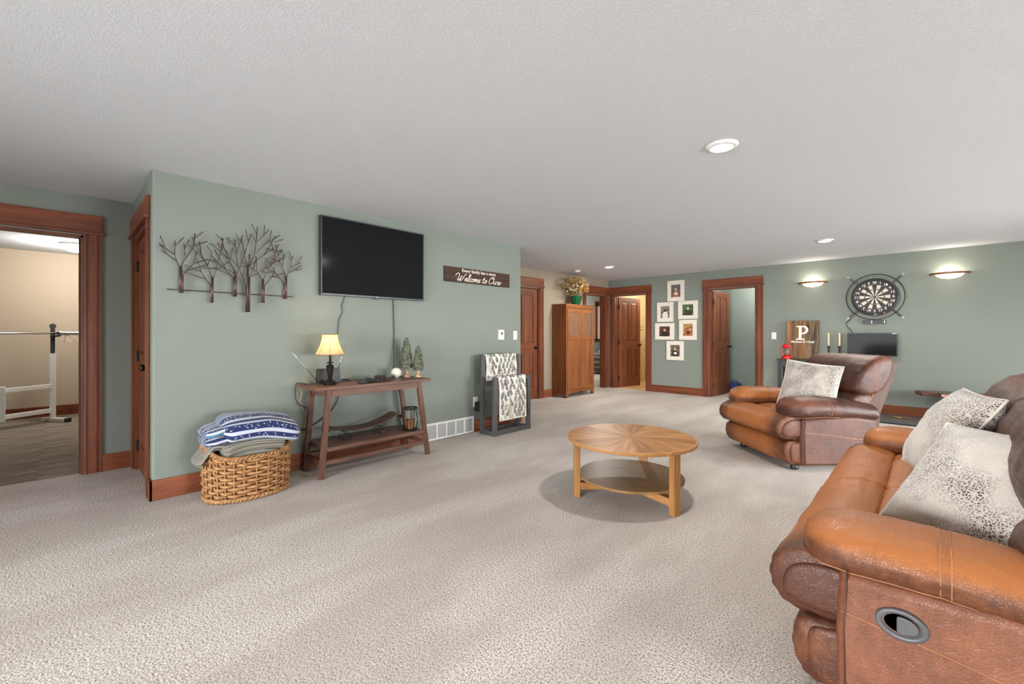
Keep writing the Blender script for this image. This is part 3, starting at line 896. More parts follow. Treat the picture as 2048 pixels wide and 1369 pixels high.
# ================================================================== ARMOIRE
WOVEN = plain('woven_cane', lin(128, 92, 66), .7, noise_amt=.2, nscale=60)
ar = thing('armoire', (-4.99, 7.115, 0), 'tall oak armoire with two panelled doors beside the bedroom opening', 'cabinet', R(90))
hw, dp, ht = .475, .33, 1.80
for s in (-1, 1):
    MB().prism([(0, 0), (.06, 0), (.075, .06), (.11, .085), (dp - .11, .085), (dp - .075, .06), (dp - .06, 0), (dp, 0), (dp, ht - .02), (0, ht - .02)], min(s * hw, s * (hw - .02)), max(s * hw, s * (hw - .02)), 'x').build('side_panel', ARMOIRE, ar, bevel=.002)
MB().box(-hw - .008, hw + .008, -.012, dp, ht - .02, ht).build('top', ARMX, ar, bevel=.003)
MB().box(-hw + .02, hw - .02, dp - .012, dp, .10, ht - .02).build('back_panel', ARMOIRE, ar)
MB().box(-hw + .02, hw - .02, .01, dp - .012, .10, .12).build('bottom', ARMX, ar)
MB().prism([(-hw, 0), (-hw + .05, 0), (-hw + .075, .055), (-hw + .14, .085), (hw - .14, .085), (hw - .075, .055), (hw - .05, 0), (hw, 0), (hw, .125), (-hw, .125)], -.004, .014, 'y').build('plinth', ARMX, ar, bevel=.002)
MB().box(-hw, hw, -.004, .014, ht - .075, ht - .02).build('top_rail', ARMX, ar, bevel=.002)
for s in (-1, 1):
    MB().box(min(s * hw, s * (hw - .035)), max(s * hw, s * (hw - .035)), -.004, .014, .125, ht - .075).build('face_stile', ARMOIRE, ar, bevel=.002)
    xa, xb = sorted((s * .004, s * (hw - .037)))
    d = thing('door', (0, 0, 0), None, None); d.parent = ar
    for a, b in ((xa, xa + .062), (xb - .062, xb)):
        MB().box(a, b, -.010, .010, .130, ht - .080).build('stile', ARMOIRE, d, bevel=.002)
    for a, b in ((.130, .20), (1.10, 1.19), (ht - .165, ht - .080)):
        MB().box(xa + .062, xb - .062, -.010, .010, a, b).build('rail', ARMX, d, bevel=.002)
    MB().box(xa + .062, xb - .062, -.001, .004, .20, 1.10).build('lower_panel', ARMOIRE, d)
    w_ = MB().box(xa + .062, xb - .062, .000, .004, 1.19, ht - .165)
    for k in range(9):
        xx = xa + .075 + k * (xb - xa - .15) / 8
        w_.box(xx - .006, xx + .006, -.004, .001, 1.19, ht - .165)
    for k in range(16):
        zz = 1.21 + k * (ht - .165 - 1.23) / 15
        w_.box(xa + .062, xb - .062, -.006, -.001, zz - .006, zz + .006)
    w_.build('woven_panel', WOVEN, d)

# ================================================================== CONSOLE TABLE
cn = thing('console_table', (-3.88, 2.03, 0), 'narrow dark walnut console table with splayed legs and a low shelf, against the tv wall', 'table', R(90))
# local: x = along the wall, -y = into the room
tz = .775
MB().box(-.575, .575, -.215, .20, tz - .026, tz).build('top', WALX, cn, bevel=.003)
fl = [(-.455, -.52), (.445, .555)]
for (xt, xf) in fl:
    for (yt, yf) in ((-.185, -.185), (.165, .155)):
        MB().bar((xt, yt, tz - .026), (xf, yf, 0), .045, .038, (0, 1, 0)).build('leg', WALZ, cn, bevel=.003)
def lx(side, z): a, b = fl[side]; return b + (a - b) * z / (tz - .026)
for y in (-.185, .165):
    MB().box(lx(0, .72) + .02, lx(1, .72) - .02, y - .012, y + .012, .690, tz - .026).build('apron', WALX, cn, bevel=.002)
    MB().box(lx(0, .14) + .015, lx(1, .14) - .015, y - .014, y + .014, .115, .150).build('stretcher', WALX, cn, bevel=.002)
for sd in (0, 1):
    MB().box(lx(sd, .14) - .014, lx(sd, .14) + .014, -.165, .145, .115, .150).build('stretcher', WALZ, cn, bevel=.002)
    MB().box(lx(sd, .72) - .012, lx(sd, .72) + .012, -.165, .145, .690, tz - .026).build('apron', WALZ, cn, bevel=.002)
MB().box(lx(0, .25) + .018, lx(1, .25) - .018, -.20, .18, .226, .260).build('shelf', WALX, cn, bevel=.003)

# ================================================================== OTHER SMALL TABLES
bt = thing('side_table', (-1.40, 8.48, 0), 'small black table under the initial sign, behind the recliner', 'table')
MB().box(-.46, .46, -.19, .19, .785, .807).build('top', BLACK, bt, bevel=.004)
for s in (-1, 1):
    for y in (-.165, .165):
        MB().box(s * .42 - .022, s * .42 + .022, y - .02, y + .02, 0, .785).build('leg', BLACK, bt, bevel=.003)
for y in (-.165, .165): MB().box(-.40, .40, y - .01, y + .01, .68, .785).build('apron', BLACK, bt)
for s in (-1, 1): MB().box(s * .42 - .01, s * .42 + .01, -.145, .145, .68, .785).build('apron', BLACK, bt)

mt = thing('floor_mat', (.0, 8.22, 0), 'dark grey mat on the carpet along the wall under the dartboard', 'mat')
MB().box(-.95, .95, -.40, .44, .0, .014).build('mat', DKGREY, mt, bevel=.004)
for y in (-.40, .44): MB().box(-.95, .95, y - .012, y + .012, .0, .018).build('edge_binding', BLACK, mt, bevel=.004)
bo = thing('brass_trinket', (-.36, 8.36, .014), 'small shiny brass trinket lying on the grey mat', 'trinket')
MB().tube([(.05 * math.cos(q), .03 * math.sin(q), .01) for q in [2 * PI * i / 20 for i in range(20)]], .008, 8, True).build('loop', BRASS, bo, smooth=True)
MB().tube([(.05, 0, .01), (.11, .01, .012), (.15, -.01, .01)], .010, 8).build('tail', BRASS, bo, smooth=True)

sl = thing('live_edge_bench', (.34, 8.46, 0), 'live-edge wood slab bench with a ragged bark edge below the right wall lamp', 'bench')
rnd = random.Random(5)
up = [(-.50, .02), (-.47, .10), (-.36, .17), (-.1, .19), (.2, .20), (.50, .19)]
lo = [(.50, -.18), (.40, -.20), (.30, -.16), (.22, -.19), (.12, -.17), (.03, -.205), (-.04, -.17), (-.12, -.20), (-.22, -.18), (-.27, -.13), (-.34, -.135), (-.43, -.14), (-.455, -.09), (-.38, -.055), (-.32, -.05), (-.40, -.02), (-.47, -.03)]
ol = up + lo
top = [(x, y, .418 + .004 * nz(x * 9, y * 9, 0)) for x, y in ol]
mid = [(x * 1.015 + .006 * rnd.uniform(-1, 1), y * 1.03 + .006 * rnd.uniform(-1, 1), .39) for x, y in ol]
bot = [(x * .985, y * .96, .362) for x, y in ol]
MB().loft([bot, mid, top]).build('slab', LIVE, sl)
MB().loft([[(x, y - .0, z) for x, y, z in ((-.24, -.187, .372), (-.05, -.197, .372), (-.05, -.185, .372), (-.24, -.17, .372))], [(-.24, -.192, .404), (-.05, -.20, .404), (-.05, -.185, .404), (-.24, -.17, .404)]]).build('bark_edge', BARK, sl)
for x in (-.02, .38):
    MB().bar((x, -.10, .362), (x + .02, -.13, 0), .04, .04, (0, 1, 0)).bar((x, .12, .362), (x + .02, .15, 0), .04, .04, (0, 1, 0)).build('leg', BLACKM, sl)

# ================================================================== ON THE TV WALL (local x = world y, -y = into the room)
# ---- metal tree art
TREES=[[[(-0.404,1.54),(-0.404,1.729),(-0.427,1.786),(-0.438,1.825),(-0.526,1.894)],[(-0.438,1.825),(-0.435,1.931)],[(-0.435,1.891),(-0.382,1.962)],[(-0.495,1.879),(-0.522,1.953)],[(-0.427,1.78),(-0.487,1.828),(-0.517,1.845)],[(-0.487,1.828),(-0.528,1.897)],[(-0.397,1.54),(-0.397,1.743),(-0.385,1.778),(-0.358,1.825),(-0.322,1.897),(-0.311,2.005)],[(-0.314,1.966),(-0.259,2.028)],[(-0.316,1.905),(-0.232,1.956)],[(-0.374,1.826),(-0.379,1.916)],[(-0.374,1.88),(-0.348,1.951)],[(-0.39,1.541),(-0.39,1.677),(-0.363,1.71),(-0.319,1.772),(-0.229,1.814)],[(-0.319,1.779),(-0.3,1.87)],[(-0.363,1.71),(-0.24,1.768)]],
[[(-0.211,1.474),(-0.211,1.612),(-0.246,1.657),(-0.396,1.71)],[(-0.246,1.657),(-0.277,1.712),(-0.377,1.754)],[(-0.277,1.712),(-0.308,1.811)],[(-0.206,1.475),(-0.206,1.681),(-0.235,1.761),(-0.274,1.846),(-0.286,1.945)],[(-0.274,1.846),(-0.336,1.972)],[(-0.235,1.768),(-0.297,1.857),(-0.358,1.909)],[(-0.199,1.475),(-0.199,1.661),(-0.176,1.74),(-0.147,1.884),(-0.129,1.992)],[(-0.176,1.733),(-0.086,1.814)],[(-0.235,1.761),(-0.206,1.869),(-0.24,1.919)],[(-0.176,1.747),(-0.257,1.745)],[(-0.165,1.797),(-0.229,1.817)]],
[[(-0.053,1.533),(-0.053,1.682),(-0.105,1.748),(-0.171,1.804),(-0.211,1.861)],[(-0.105,1.748),(-0.185,1.896)],[(-0.053,1.682),(-0.08,1.708),(-0.182,1.753)],[(-0.045,1.533),(-0.045,1.74),(-0.086,1.828),(-0.123,1.929),(-0.135,2.001)],[(-0.086,1.835),(-0.211,1.946)],[(-0.126,1.971),(-0.179,2.022)],[(-0.129,1.907),(-0.168,1.956)],[(-0.037,1.534),(-0.037,1.712),(-0.006,1.787),(0.013,1.847),(0.032,1.926)],[(-0.006,1.783),(0.052,1.794)],[(-0.025,1.792),(-0.034,1.885),(-0.049,2.001)],[(-0.034,1.885),(0.007,2.042)],[(-0.046,1.947),(-0.105,2.006)],[(-0.08,1.829),(-0.059,1.931)],[(-0.089,1.955),(-0.086,2.006)]],
[[(0.029,1.409),(0.029,1.631),(-0.025,1.778),(-0.062,1.817),(-0.135,1.928)],[(0.029,1.631),(0.013,1.659),(-0.099,1.748)],[(0.038,1.409),(0.038,1.785),(0.017,1.877),(-0.006,2.018)],[(0.017,1.877),(0.065,2.059)],[(0.045,1.997),(0.026,2.085)],[(-0.006,1.975),(-0.043,2.041)],[(0.044,1.409),(0.044,1.785),(0.091,1.886),(0.104,1.992),(0.114,2.126)],[(0.107,2.066),(0.071,2.144)],[(0.104,1.992),(0.068,2.056)],[(0.114,2.0),(0.202,2.119)],[(0.164,2.068),(0.168,2.151)],[(0.097,1.902),(0.205,2.029),(0.219,2.114)],[(0.157,1.977),(0.289,2.088)],[(0.246,2.017),(0.314,2.054)],[(0.052,1.41),(0.052,1.698),(0.078,1.767),(0.104,1.858)],[(0.065,1.703),(0.124,1.742)],[(0.052,1.794),(0.161,1.895),(0.253,2.071)],[(0.052,1.794),(0.052,1.889)],[(0.161,1.895),(0.24,1.966)]],
[[(0.152,1.491),(0.152,1.685),(0.117,1.749),(0.052,1.794),(0.013,1.826)],[(0.111,1.763),(0.104,1.881)],[(0.159,1.492),(0.159,1.693),(0.205,1.803),(0.253,1.938),(0.278,2.006)],[(0.205,1.796),(0.31,1.965)],[(0.178,1.808),(0.174,1.86)],[(0.253,1.945),(0.184,1.959)],[(0.166,1.492),(0.166,1.634),(0.229,1.719),(0.332,1.763)],[(0.229,1.719),(0.253,1.831),(0.246,1.922),(0.219,2.016)],[(0.144,1.759),(0.253,1.847),(0.332,1.902)],[(0.144,1.759),(0.212,1.751)],[(0.229,1.719),(0.296,1.721)]],
[[(0.332,1.535),(0.332,1.67),(0.267,1.749),(0.178,1.8)],[(0.267,1.749),(0.184,1.88)],[(0.339,1.536),(0.339,1.741),(0.296,1.851),(0.267,1.955),(0.257,2.003)],[(0.296,1.859),(0.212,1.887)],[(0.275,1.941),(0.317,1.966)],[(0.347,1.536),(0.347,1.726),(0.382,1.823),(0.39,1.894),(0.401,1.919)],[(0.39,1.886),(0.374,1.962)],[(0.382,1.815),(0.472,1.872)],[(0.442,1.861),(0.476,1.928)],[(0.375,1.771),(0.48,1.849)],[(0.427,1.796),(0.478,1.816)],[(0.31,1.815),(0.332,1.925)],[(0.332,1.898),(0.31,1.953)]]]
wa = thing('wall_art', (XT, 1.02, 0), 'brown metal wall sculpture of six bare trees left of the television', 'wall art', R(90))
DEPS = [-.030, -.044, -.030, -.052, -.044, -.030]
for ti, tr_ in enumerate(TREES):
    d = DEPS[ti]; trunk = MB(); br = MB()
    for li, line in enumerate(tr_):
        z0 = line[0][1]
        is_main = any(abs(line[0][1] - l[0][1]) < .03 and l is not line and abs(l[0][0] - line[0][0]) < .03 for l in tr_) and (line[1][0] == line[0][0])
        pts = [(x, d - .004 * (li % 3), z) for x, z in line]
        if is_main:
            trunk.tube(pts[:2], .0062, 8)
            br.tube(pts[1:], .0036, 6) if len(pts) > 2 else None
        else:
            br.tube(pts, .0032, 6)
    t_ = trunk.build('tree', ROD, wa, smooth=True)
    br.build('branches', ROD, t_, smooth=True)
MB().tube([(-.482, -.026, 1.563), (.405, -.026, 1.559)], .0042, 8).build('rail', ROD, wa)
for x in (-.40, .34): MB().tube([(x, 0, 1.562), (x, -.026, 1.562)], .006, 8).build('standoff', ROD, wa)

# ---- television
tv = thing('television', (XT, 2.222, 1.963), 'large black flat television mounted on the green wall', 'television', R(90))
tw, th = .566, .372
MB().box(-tw, tw, -.060, -.018, -th, th).build('casing', BLACK, tv, bevel=.004)
for nm, a in (('bezel', (-tw, tw, -.066, -.058, th - .012, th)), ('bezel', (-tw, tw, -.066, -.058, -th, -th + .020)), ('bezel', (-tw, -tw + .012, -.066, -.058, -th + .02, th - .012)), ('bezel', (tw - .012, tw, -.066, -.058, -th + .02, th - .012))):
    MB().box(*a).build(nm, BEZEL, tv, bevel=.002)
MB().box(-tw + .012, tw - .012, -.0615, -.059, -th + .02, th - .012).build('screen', SCREEN, tv)
MB().box(-.20, .20, -.018, 0, -.15, .15).build('wall_bracket', BLACKM, tv)
text('logo', 'LG', .016, SILVERTIP, tv, (0, -.0668, -th + .0095), depth=.0003)
MB().box(-.025, .025, -.064, -.045, -th - .010, -th).build('sensor', BLACK, tv, bevel=.002)

# ---- welcome sign
sg = thing('wooden_sign', (XT, 3.651, 1.940), 'long dark wooden sign with white lettering right of the television', 'sign', R(90))
MB().box(-.545, .545, -.022, -.002, -.090, .090).build('board', SIGNW, sg, bevel=.003)
text('small_lettering', 'Every family has a story', .056, WHITEPAINT, sg, (0.0, -.0225, .058), depth=.0006, offset=.0006, spacing=1.05)
LET = {
 'W': (.80, [[(-.22, .62), (-.27, .84), (-.10, 1.0), (.06, .92), (.10, .6), (.08, .16), (.15, .0), (.28, .28), (.38, .74), (.34, .2), (.41, .0), (.55, .3), (.66, .86), (.78, 1.0)]]),
 'e': (.27, [[(0, .18), (.12, .23), (.21, .38), (.14, .46), (.05, .34), (.04, .12), (.13, .0), (.28, .12)]]),
 'l': (.22, [[(0, .10), (.13, .45), (.21, .9), (.15, 1.02), (.09, .8), (.08, .15), (.14, .0), (.23, .10)]]),
 'c': (.25, [[(.21, .37), (.13, .45), (.04, .3), (.05, .08), (.14, 0), (.26, .12)]]),
 'o': (.29, [[(.15, .44), (.04, .32), (.04, .08), (.14, 0), (.24, .2), (.18, .43), (.13, .38), (.22, .32), (.30, .36)]]),
 'm': (.44, [[(0, .36), (.05, .43), (.06, .2), (.05, 0)], [(.05, .18), (.14, .43), (.19, .36), (.18, 0)], [(.18, .18), (.27, .43), (.32, .36), (.32, .08), (.37, 0), (.45, .10)]]),
 't': (.24, [[(.10, .86), (.06, .4), (.06, .10), (.12, 0), (.22, .10)], [(-.05, .52), (.22, .58)]]),
 'O': (.58, [[(.30, 1.0), (.08, .82), (.0, .35), (.14, 0), (.40, .12), (.52, .55), (.42, .95), (.24, .98), (.30, .78), (.55, .82)]]),
 'u': (.36, [[(0, .42), (.02, .14), (.09, 0), (.20, .15), (.25, .43), (.24, .10), (.30, 0), (.37, .10)]]),
 'r': (.28, [[(0, .28), (.07, .47), (.09, .38), (.19, .40), (.17, .10), (.22, 0), (.29, .10)]]),
 's': (.24, [[(0, .10), (.13, .45), (.20, .2), (.13, 0), (.02, .04)]]), ' ': (.22, [])}
sc_ = .098; pen = 0; sw_ = MB(); strokes = []
for ch in 'Welcome to Ours':
    w_, ls = LET[ch]
    for l in ls: strokes.append([(pen + x + .28 * y, y) for x, y in l])
    pen += w_
for l in strokes:
    C_ = cat(l, False, 6)
    pts = [((x - pen / 2) * .148, -.0228, (y - .86) * .088 + .008) for x, y in C_]
    sw_.tube(pts, .0052, 6, radii=[.0028 + .0020 * abs(math.sin(i * .35)) for i in range(len(pts))])
sw_.v = [(x, -.0226 + (y + .0228) * .15, z) for x, y, z in sw_.v]
sw_.build('script_lettering', WHITEPAINT, sg, smooth=True)

# ---- thermostat, switches, outlet
th_ = thing('thermostat', (XT, 4.040, 1.215), 'ivory wall thermostat between the sign and the wall switch', 'thermostat', R(90))
MB().box(-.048, .048, -.030, 0, -.066, .066).build('housing', IVORY, th_, bevel=.006, seg=3)
MB().box(-.016, .018, -.0315, -.029, .000, .034).build('display', DKGREY, th_)
def switch(name, loc, rz, label, w=.036, h=.060):
    s = thing(name, loc, label, 'switch', rz)
    MB().box(-w, w, -.007, 0, -h, h).build('plate', WHITEP, s, bevel=.003)
    MB().box(-.016, .016, -.011, -.006, -.032, .032).build('rocker', WHITEP, s, bevel=.002)
    return s
switch('light_switch', (XT, 4.325, 1.207), R(90), 'white light switch at the end of the tv wall')
switch('light_switch', (-1.988, YB, 1.192), 0, 'white light switch between the store room door and the initial sign')
ou = thing('wall_outlet', (XT, 3.600, .374), 'white wall outlet beside the blanket rack', 'outlet', R(90))
MB().box(-.036, .036, -.007, 0, -.060, .060).build('plate', WHITEP, ou, bevel=.003)
for z in (-.022, .022): MB().lathe([(.016, -.009), (.016, -.006)], 16, (0, 0, z), 'y').build('socket', WHITEP, ou)
ad = thing('power_adapter', (XT - .0, 3.612, .318), 'black plug-in power adapter with ribbed face, in the outlet', 'adapter', R(90))
MB().box(-.034, .034, -.070, -.0095, -.058, .058).build('body', BLACK, ad, bevel=.006)
for k in range(6): MB().box(-.026, .026, -.073, -.069, -.044 + k * .015, -.036 + k * .015).build('rib', DKGREY, ad)

# ---- floor register
rg = thing('floor_register', (XT, 3.205, 0), 'white return-air register at the foot of the tv wall', 'vent', R(90))
for a, b, c, d in ((-.355, .355, .006, .026), (-.355, .355, .180, .202)):
    MB().box(a, b, -.022, 0, c, d).build('frame_rail', WHITEM, rg, bevel=.002)
for k in range(6):
    x = -.345 + k * .138
    MB().box(x - .010 + (0 if 0 < k < 5 else 0), x + .010, -.022, 0, .026, .180).build('divider', WHITEM, rg, bevel=.001)
MB().box(-.345, .345, -.004, -.001, .026, .180).build('back_plate', REGGREY, rg)
M_ = None
lv = None
for k in range(5):
    xa = -.335 + k * .138
    for j in range(11):
        z = .033 + j * .0135
        if lv is None:
            lv = MB().prism([(-.019, -.002), (-.016, -.002), (-.004, .012), (-.007, .012)], 0, .118, 'x').build('louvre', REGGREY, rg, loc=(xa, 0, z))
        else: inst(lv, rg, (xa, 0, z))

# ================================================================== BLANKET RACK
rk = thing('blanket_rack', (-3.86, 3.875, 0), 'grey wooden blanket rack of two linked frames beside the register', 'rack', R(90))
# local y: +.11 = wall side, -.11 = room side
def frame(y, xa, xb, h, nm):
    f = thing(nm, (0, 0, 0), None, None); f.parent = rk
    for x in (xa, xb): MB().box(x - .028, x + .028, y - .022, y + .022, 0, h).build('post', GUN, f, bevel=.004)
    MB().box(xa + .028, xb - .028, y - .016, y + .016, h - .05, h - .005).build('top_bar', GUN, f, bevel=.004)
    MB().box(xa + .028, xb - .028, y - .016, y + .016, .005, .055).build('bottom_bar', GUN, f, bevel=.004)
frame(.115, -.285, .335, .962, 'tall_frame'); frame(-.105, -.285, .310, .700, 'short_frame')
for x in (-.285, .310): MB().box(x - .02, x + .02, -.083, .093, .005, .05).build('foot_rail', GUN, rk, bevel=.003)

def leaf_throw(name, label, y, top, x0, x1, front, back, seed):
    t = thing(name, (-3.86, 3.875, 0), label, 'blanket', R(90), 'leaf print throws on the rack')
    rnd = random.Random(seed)
    th = .030
    # centre line over the bar (y,z): front hem -> top -> back hem
    path = [(y - .028 - .012, top - front), (y - .030 - .010, top - front * .5), (y - .030, top - .03), (y - .016, top + .004), (y + .016, top + .004), (y + .030, top - .03), (y + .040, top - back * .5), (y + .042, top - back)]
    C_ = cat(path, False, 5); L = len(C_); m = MB(); rings = []
    NX = 18
    def off(i, s):
        a = C_[max(i - 1, 0)]; b = C_[min(i + 1, L - 1)]; ty, tz_ = b[0] - a[0], b[1] - a[1]; q = math.hypot(ty, tz_)
        return (C_[i][0] - tz_ / q * s, C_[i][1] + ty / q * s)
    for j in range(NX + 1):
        x = x0 + (x1 - x0) * j / NX; e = abs(2 * j / NX - 1)
        tt = th * (1 - e ** 8 * .55)
        ring = []
        for i in range(L):
            w = .003 * nz(x * 6, i * .4, seed); p = off(i, -tt * .1 + w); ring.append((x + .012 * nz(0, i * .25, seed + j * .02), p[0], p[1]))
        for i in range(L - 1, -1, -1):
            p = off(i, -tt - .0); ring.append((x + .012 * nz(0, i * .25, seed + j * .02), p[0], p[1]))
        rings.append(ring)
    # orientation: outer side is away from the bar
    rings2 = []
    for r_ in rings: rings2.append(r_)
    c = m.loft(rings2).build('cloth', LEAFCLOTH, t, smooth=False, angle=True)
    # printed leaves lying on the room side and over the top
    lm = [MB(), MB(), MB()]
    zz = 0
    arc = [0]
    for i in range(1, L): arc.append(arc[-1] + math.hypot(C_[i][0] - C_[i - 1][0], C_[i][1] - C_[i - 1][1]))
    lim = front + .06
    def at(x, s_):
        s_ = max(0.0, min(s_, arc[-1] - 1e-4)); i = max(k for k in range(L) if arc[k] <= s_); i = min(i, L - 2)
        f = (s_ - arc[i]) / (arc[i + 1] - arc[i]); w0 = .003 * nz(x * 6, i * .4, seed); w1 = .003 * nz(x * 6, (i + 1) * .4, seed)
        p, q = off(i, -th * .1 + w0 + .0055), off(i + 1, -th * .1 + w1 + .0055)
        return (x, p[0] + (q[0] - p[0]) * f, p[1] + (q[1] - p[1]) * f)
    def leaf(bx, bs, an, ln, wv, m):
        dx, ds = math.sin(an), math.cos(an)
        pts = [(bx + dx * ln * f + ds * wv * g, bs + ds * ln * f - dx * wv * g) for f, g in ((0, 0), (.3, .8), (.6, .8), (1, 0), (.6, -.8), (.3, -.8))]
        if all(x0 + .006 < p[0] < x1 - .006 and .004 < p[1] < lim for p in pts):
            lm[m].add([at(*p) for p in pts], [(0, 1, 2, 3, 4, 5)])
    for a in range(int((x1 - x0) / .066) + 1):
        for b in range(int(lim / .074) + 1):
            cx = x0 + .02 + a * .066 + .033 * (b % 2) + rnd.uniform(-.012, .012); cs = -.01 + b * .074 + rnd.uniform(-.014, .014)
            rot = rnd.uniform(-.5, .5); m = rnd.choice((0, 0, 1, 1, 2)); c0, s0 = math.cos(rot), math.sin(rot)
            for q in range(3):
                for sd in (-1, 1):
                    leaf(cx + s0 * q * .020, cs + c0 * q * .020, rot + sd * .72, .034, .0062, m if rnd.random() < .7 else rnd.choice((0, 1, 2)))
            leaf(cx + s0 * .055, cs + c0 * .055, rot, .036, .0062, m)
    for k in range(3):
        o = lm[k].build('leaf_print', LEAFS[k], c); o['kind'] = 'stuff'
    return t
leaf_throw('throw_blanket', 'cream leaf print throw over the taller rear frame of the rack', .115, .968, -.245, .285, .32, .30, 2)
leaf_throw('throw_blanket', 'cream leaf print throw over the lower front frame of the rack', -.105, .706, -.235, .235, .53, .34, 9)

# ================================================================== BASKET WITH BLANKETS
bk = thing('wicker_basket', (-3.83, 1.0, 0), 'oval woven rattan basket holding blankets under the tree sculpture', 'basket', R(90))
def oval(a, rx, ry): return (rx * abs(math.cos(a)) ** .85 * (1 if math.cos(a) >= 0 else -1), ry * abs(math.sin(a)) ** .85 * (1 if math.sin(a) >= 0 else -1))
def rim(a): return .305 + .085 * abs(math.cos(a)) ** 5
ns = 28; wv = MB(); rows = 12; npts = ns * 4
for j in range(rows):
    path = []
    for i in range(npts):
        a = 2 * PI * i / npts; hz = rim(a) * (j + .5) / rows
        k = 1 + .05 * (hz / .35)
        o_ = .0115 * math.cos(ns / 2 * a + PI * (j % 2)) + .002 * nz(i * .7, j * 3, 0)
        x, y = oval(a, .272 * k + o_, .212 * k + o_)
        path.append((x, y, .012 + hz * .97 + .003 * nz(i * .3, j, 5)))
    wv.tube(path, .0125, 6, True)
o = wv.build('woven_sides', WICKER, bk, smooth=True)
for i in range(ns):
    a = 2 * PI * (i + .0) / ns
    pts = []
    for q in range(4):
        hz = rim(a) * q / 3; k = 1 + .05 * hz / .35; x, y = oval(a, .280 * k, .220 * k); pts.append((x, y, .01 + hz))
    MB().tube(pts, .0058, 5).build('stake', WICKER, bk, smooth=True)
for nm, zf, k in (('rim', 1.0, 1.055), ('foot_braid', 0.0, 1.015)):
    b_ = MB()
    for ph in (0, PI):
        path = []
        for i in range(260):
            a = 2 * PI * i / 260; tw_ = a * 34 + ph
            x, y = oval(a, .275 * k + .009 * math.cos(tw_), .215 * k + .009 * math.cos(tw_))
            path.append((x, y, (rim(a) + .014 if zf else .018) + .009 * math.sin(tw_)))
        b_.tube(path, .010, 6, True)
    b_.build(nm, WICKER, bk, smooth=True)
MB().prism([oval(2 * PI * i / 40, .262, .202) for i in range(40)], .004, .016).build('base', WICKER, bk)

def folded(name, mat, parent, prof, x0, x1, sag, seed, u0=0.0, nx=30, endc=.35, tilt=0):
    """a folded cloth layer: (y,z) profile swept along x, UV.x running round the profile"""
    P = cat(prof, True, 6); n = len(P); cy = sum(p[0] for p in P) / n; cz = sum(p[1] for p in P) / n
    arc = [0]
    for i in range(n): a, b = P[i], P[(i + 1) % n]; arc.append(arc[-1] + math.hypot(b[0] - a[0], b[1] - a[1]))
    vs = []; fs = []; uv = []
    for i in range(nx + 1):
        t = 2 * i / nx - 1; x = x0 + (x1 - x0) * i / nx
        s = 1 - endc * max(0, abs(t) - .8) / .2 * max(0, abs(t) - .8) / .2
        for k in range(n + 1):
            y, z = P[k % n]; d = .007 * nz(x * 7 + seed, y * 8, z * 8)
            vs.append((x + .012 * nz(z * 20, y * 5, seed + t), cy + (y - cy) * s + d, cz + (z - cz) * s + d + sag(x, y)))
            uv.append((u0 + arc[k], x))
    m_ = n + 1
    for i in range(nx):
        for k in range(n): fs.append((i * m_ + k, i * m_ + k + 1, (i + 1) * m_ + k + 1, (i + 1) * m_ + k))
    fs.append(tuple(range(n))[::-1]); fs.append(tuple(nx * m_ + k for k in range(n)))
    me = bpy.data.meshes.new(name); me.from_pydata(vs, [], fs); ul = me.uv_layers.new(name='UVMap')
    for l in me.loops: ul.data[l.index].uv = uv[l.vertex_index]
    smooth_by_angle(me, 60); me.materials.append(mat)
    o = bpy.data.objects.new(name, me); COL.objects.link(o); o.parent = parent
    return o
gb = thing('grey_striped_blanket', (-3.83, 1.0, 0), 'grey and brown striped throw folded in the basket under the blue blanket', 'blanket', R(90))
sag0 = lambda x, y: -.05 * (x / .28) ** 2 + .03 * x
folded('lower_fold', GREYBL, gb, [(-.14, .26), (-.165, .31), (-.15, .36), (0, .38), (.15, .36), (.165, .31), (.14, .26), (0, .25)], -.20, .20, sag0, 1)
folded('upper_fold', GREYBL, gb, [(-.16, .35), (-.196, .395), (-.185, .44), (0, .47), (.17, .45), (.19, .40), (.16, .35), (0, .34)], -.205, .23, sag0, 4, .13)
# the end of the throw rolling over the basket's left end
folded('overhanging_end', GREYBL, gb, [(-.11, .40), (-.13, .425), (-.10, .45), (.0, .455), (.10, .45), (.13, .42), (.10, .40), (0, .395)], -.345, -.15, lambda x, y: -.11 * ss(-.24, -.345, x) - .015, 6, .3, 16)
bb = thing('blue_blanket', (-3.83, 1.0, 0), 'blue and white patterned fleece blanket folded on top of the basket', 'blanket', R(90))
sag1 = lambda x, y: -.055 * (x / .30) ** 2 - .015 * x / .3
folded('bottom_fold', BLUEBL, bb, [(-.17, .452), (-.205, .475), (-.18, .508), (0, .518), (.15, .512), (.18, .48), (.15, .452), (0, .448)], -.300, .285, sag1, 3, .22)
folded('middle_fold', BLUEBL, bb, [(-.16, .512), (-.198, .533), (-.17, .560), (0, .568), (.15, .56), (.185, .535), (.15, .512), (0, .508)], -.295, .25, sag1, 8, .40)
folded('top_fold', BLUEBL, bb, [(-.17, .44), (-.238, .455), (-.255, .50), (-.235, .555), (-.17, .595), (-.05, .622), (.10, .618), (.19, .585), (.205, .56), (.15, .566), (0, .578), (-.14, .560), (-.19, .52), (-.185, .47)], -.20, .315, sag1, 12, .05)

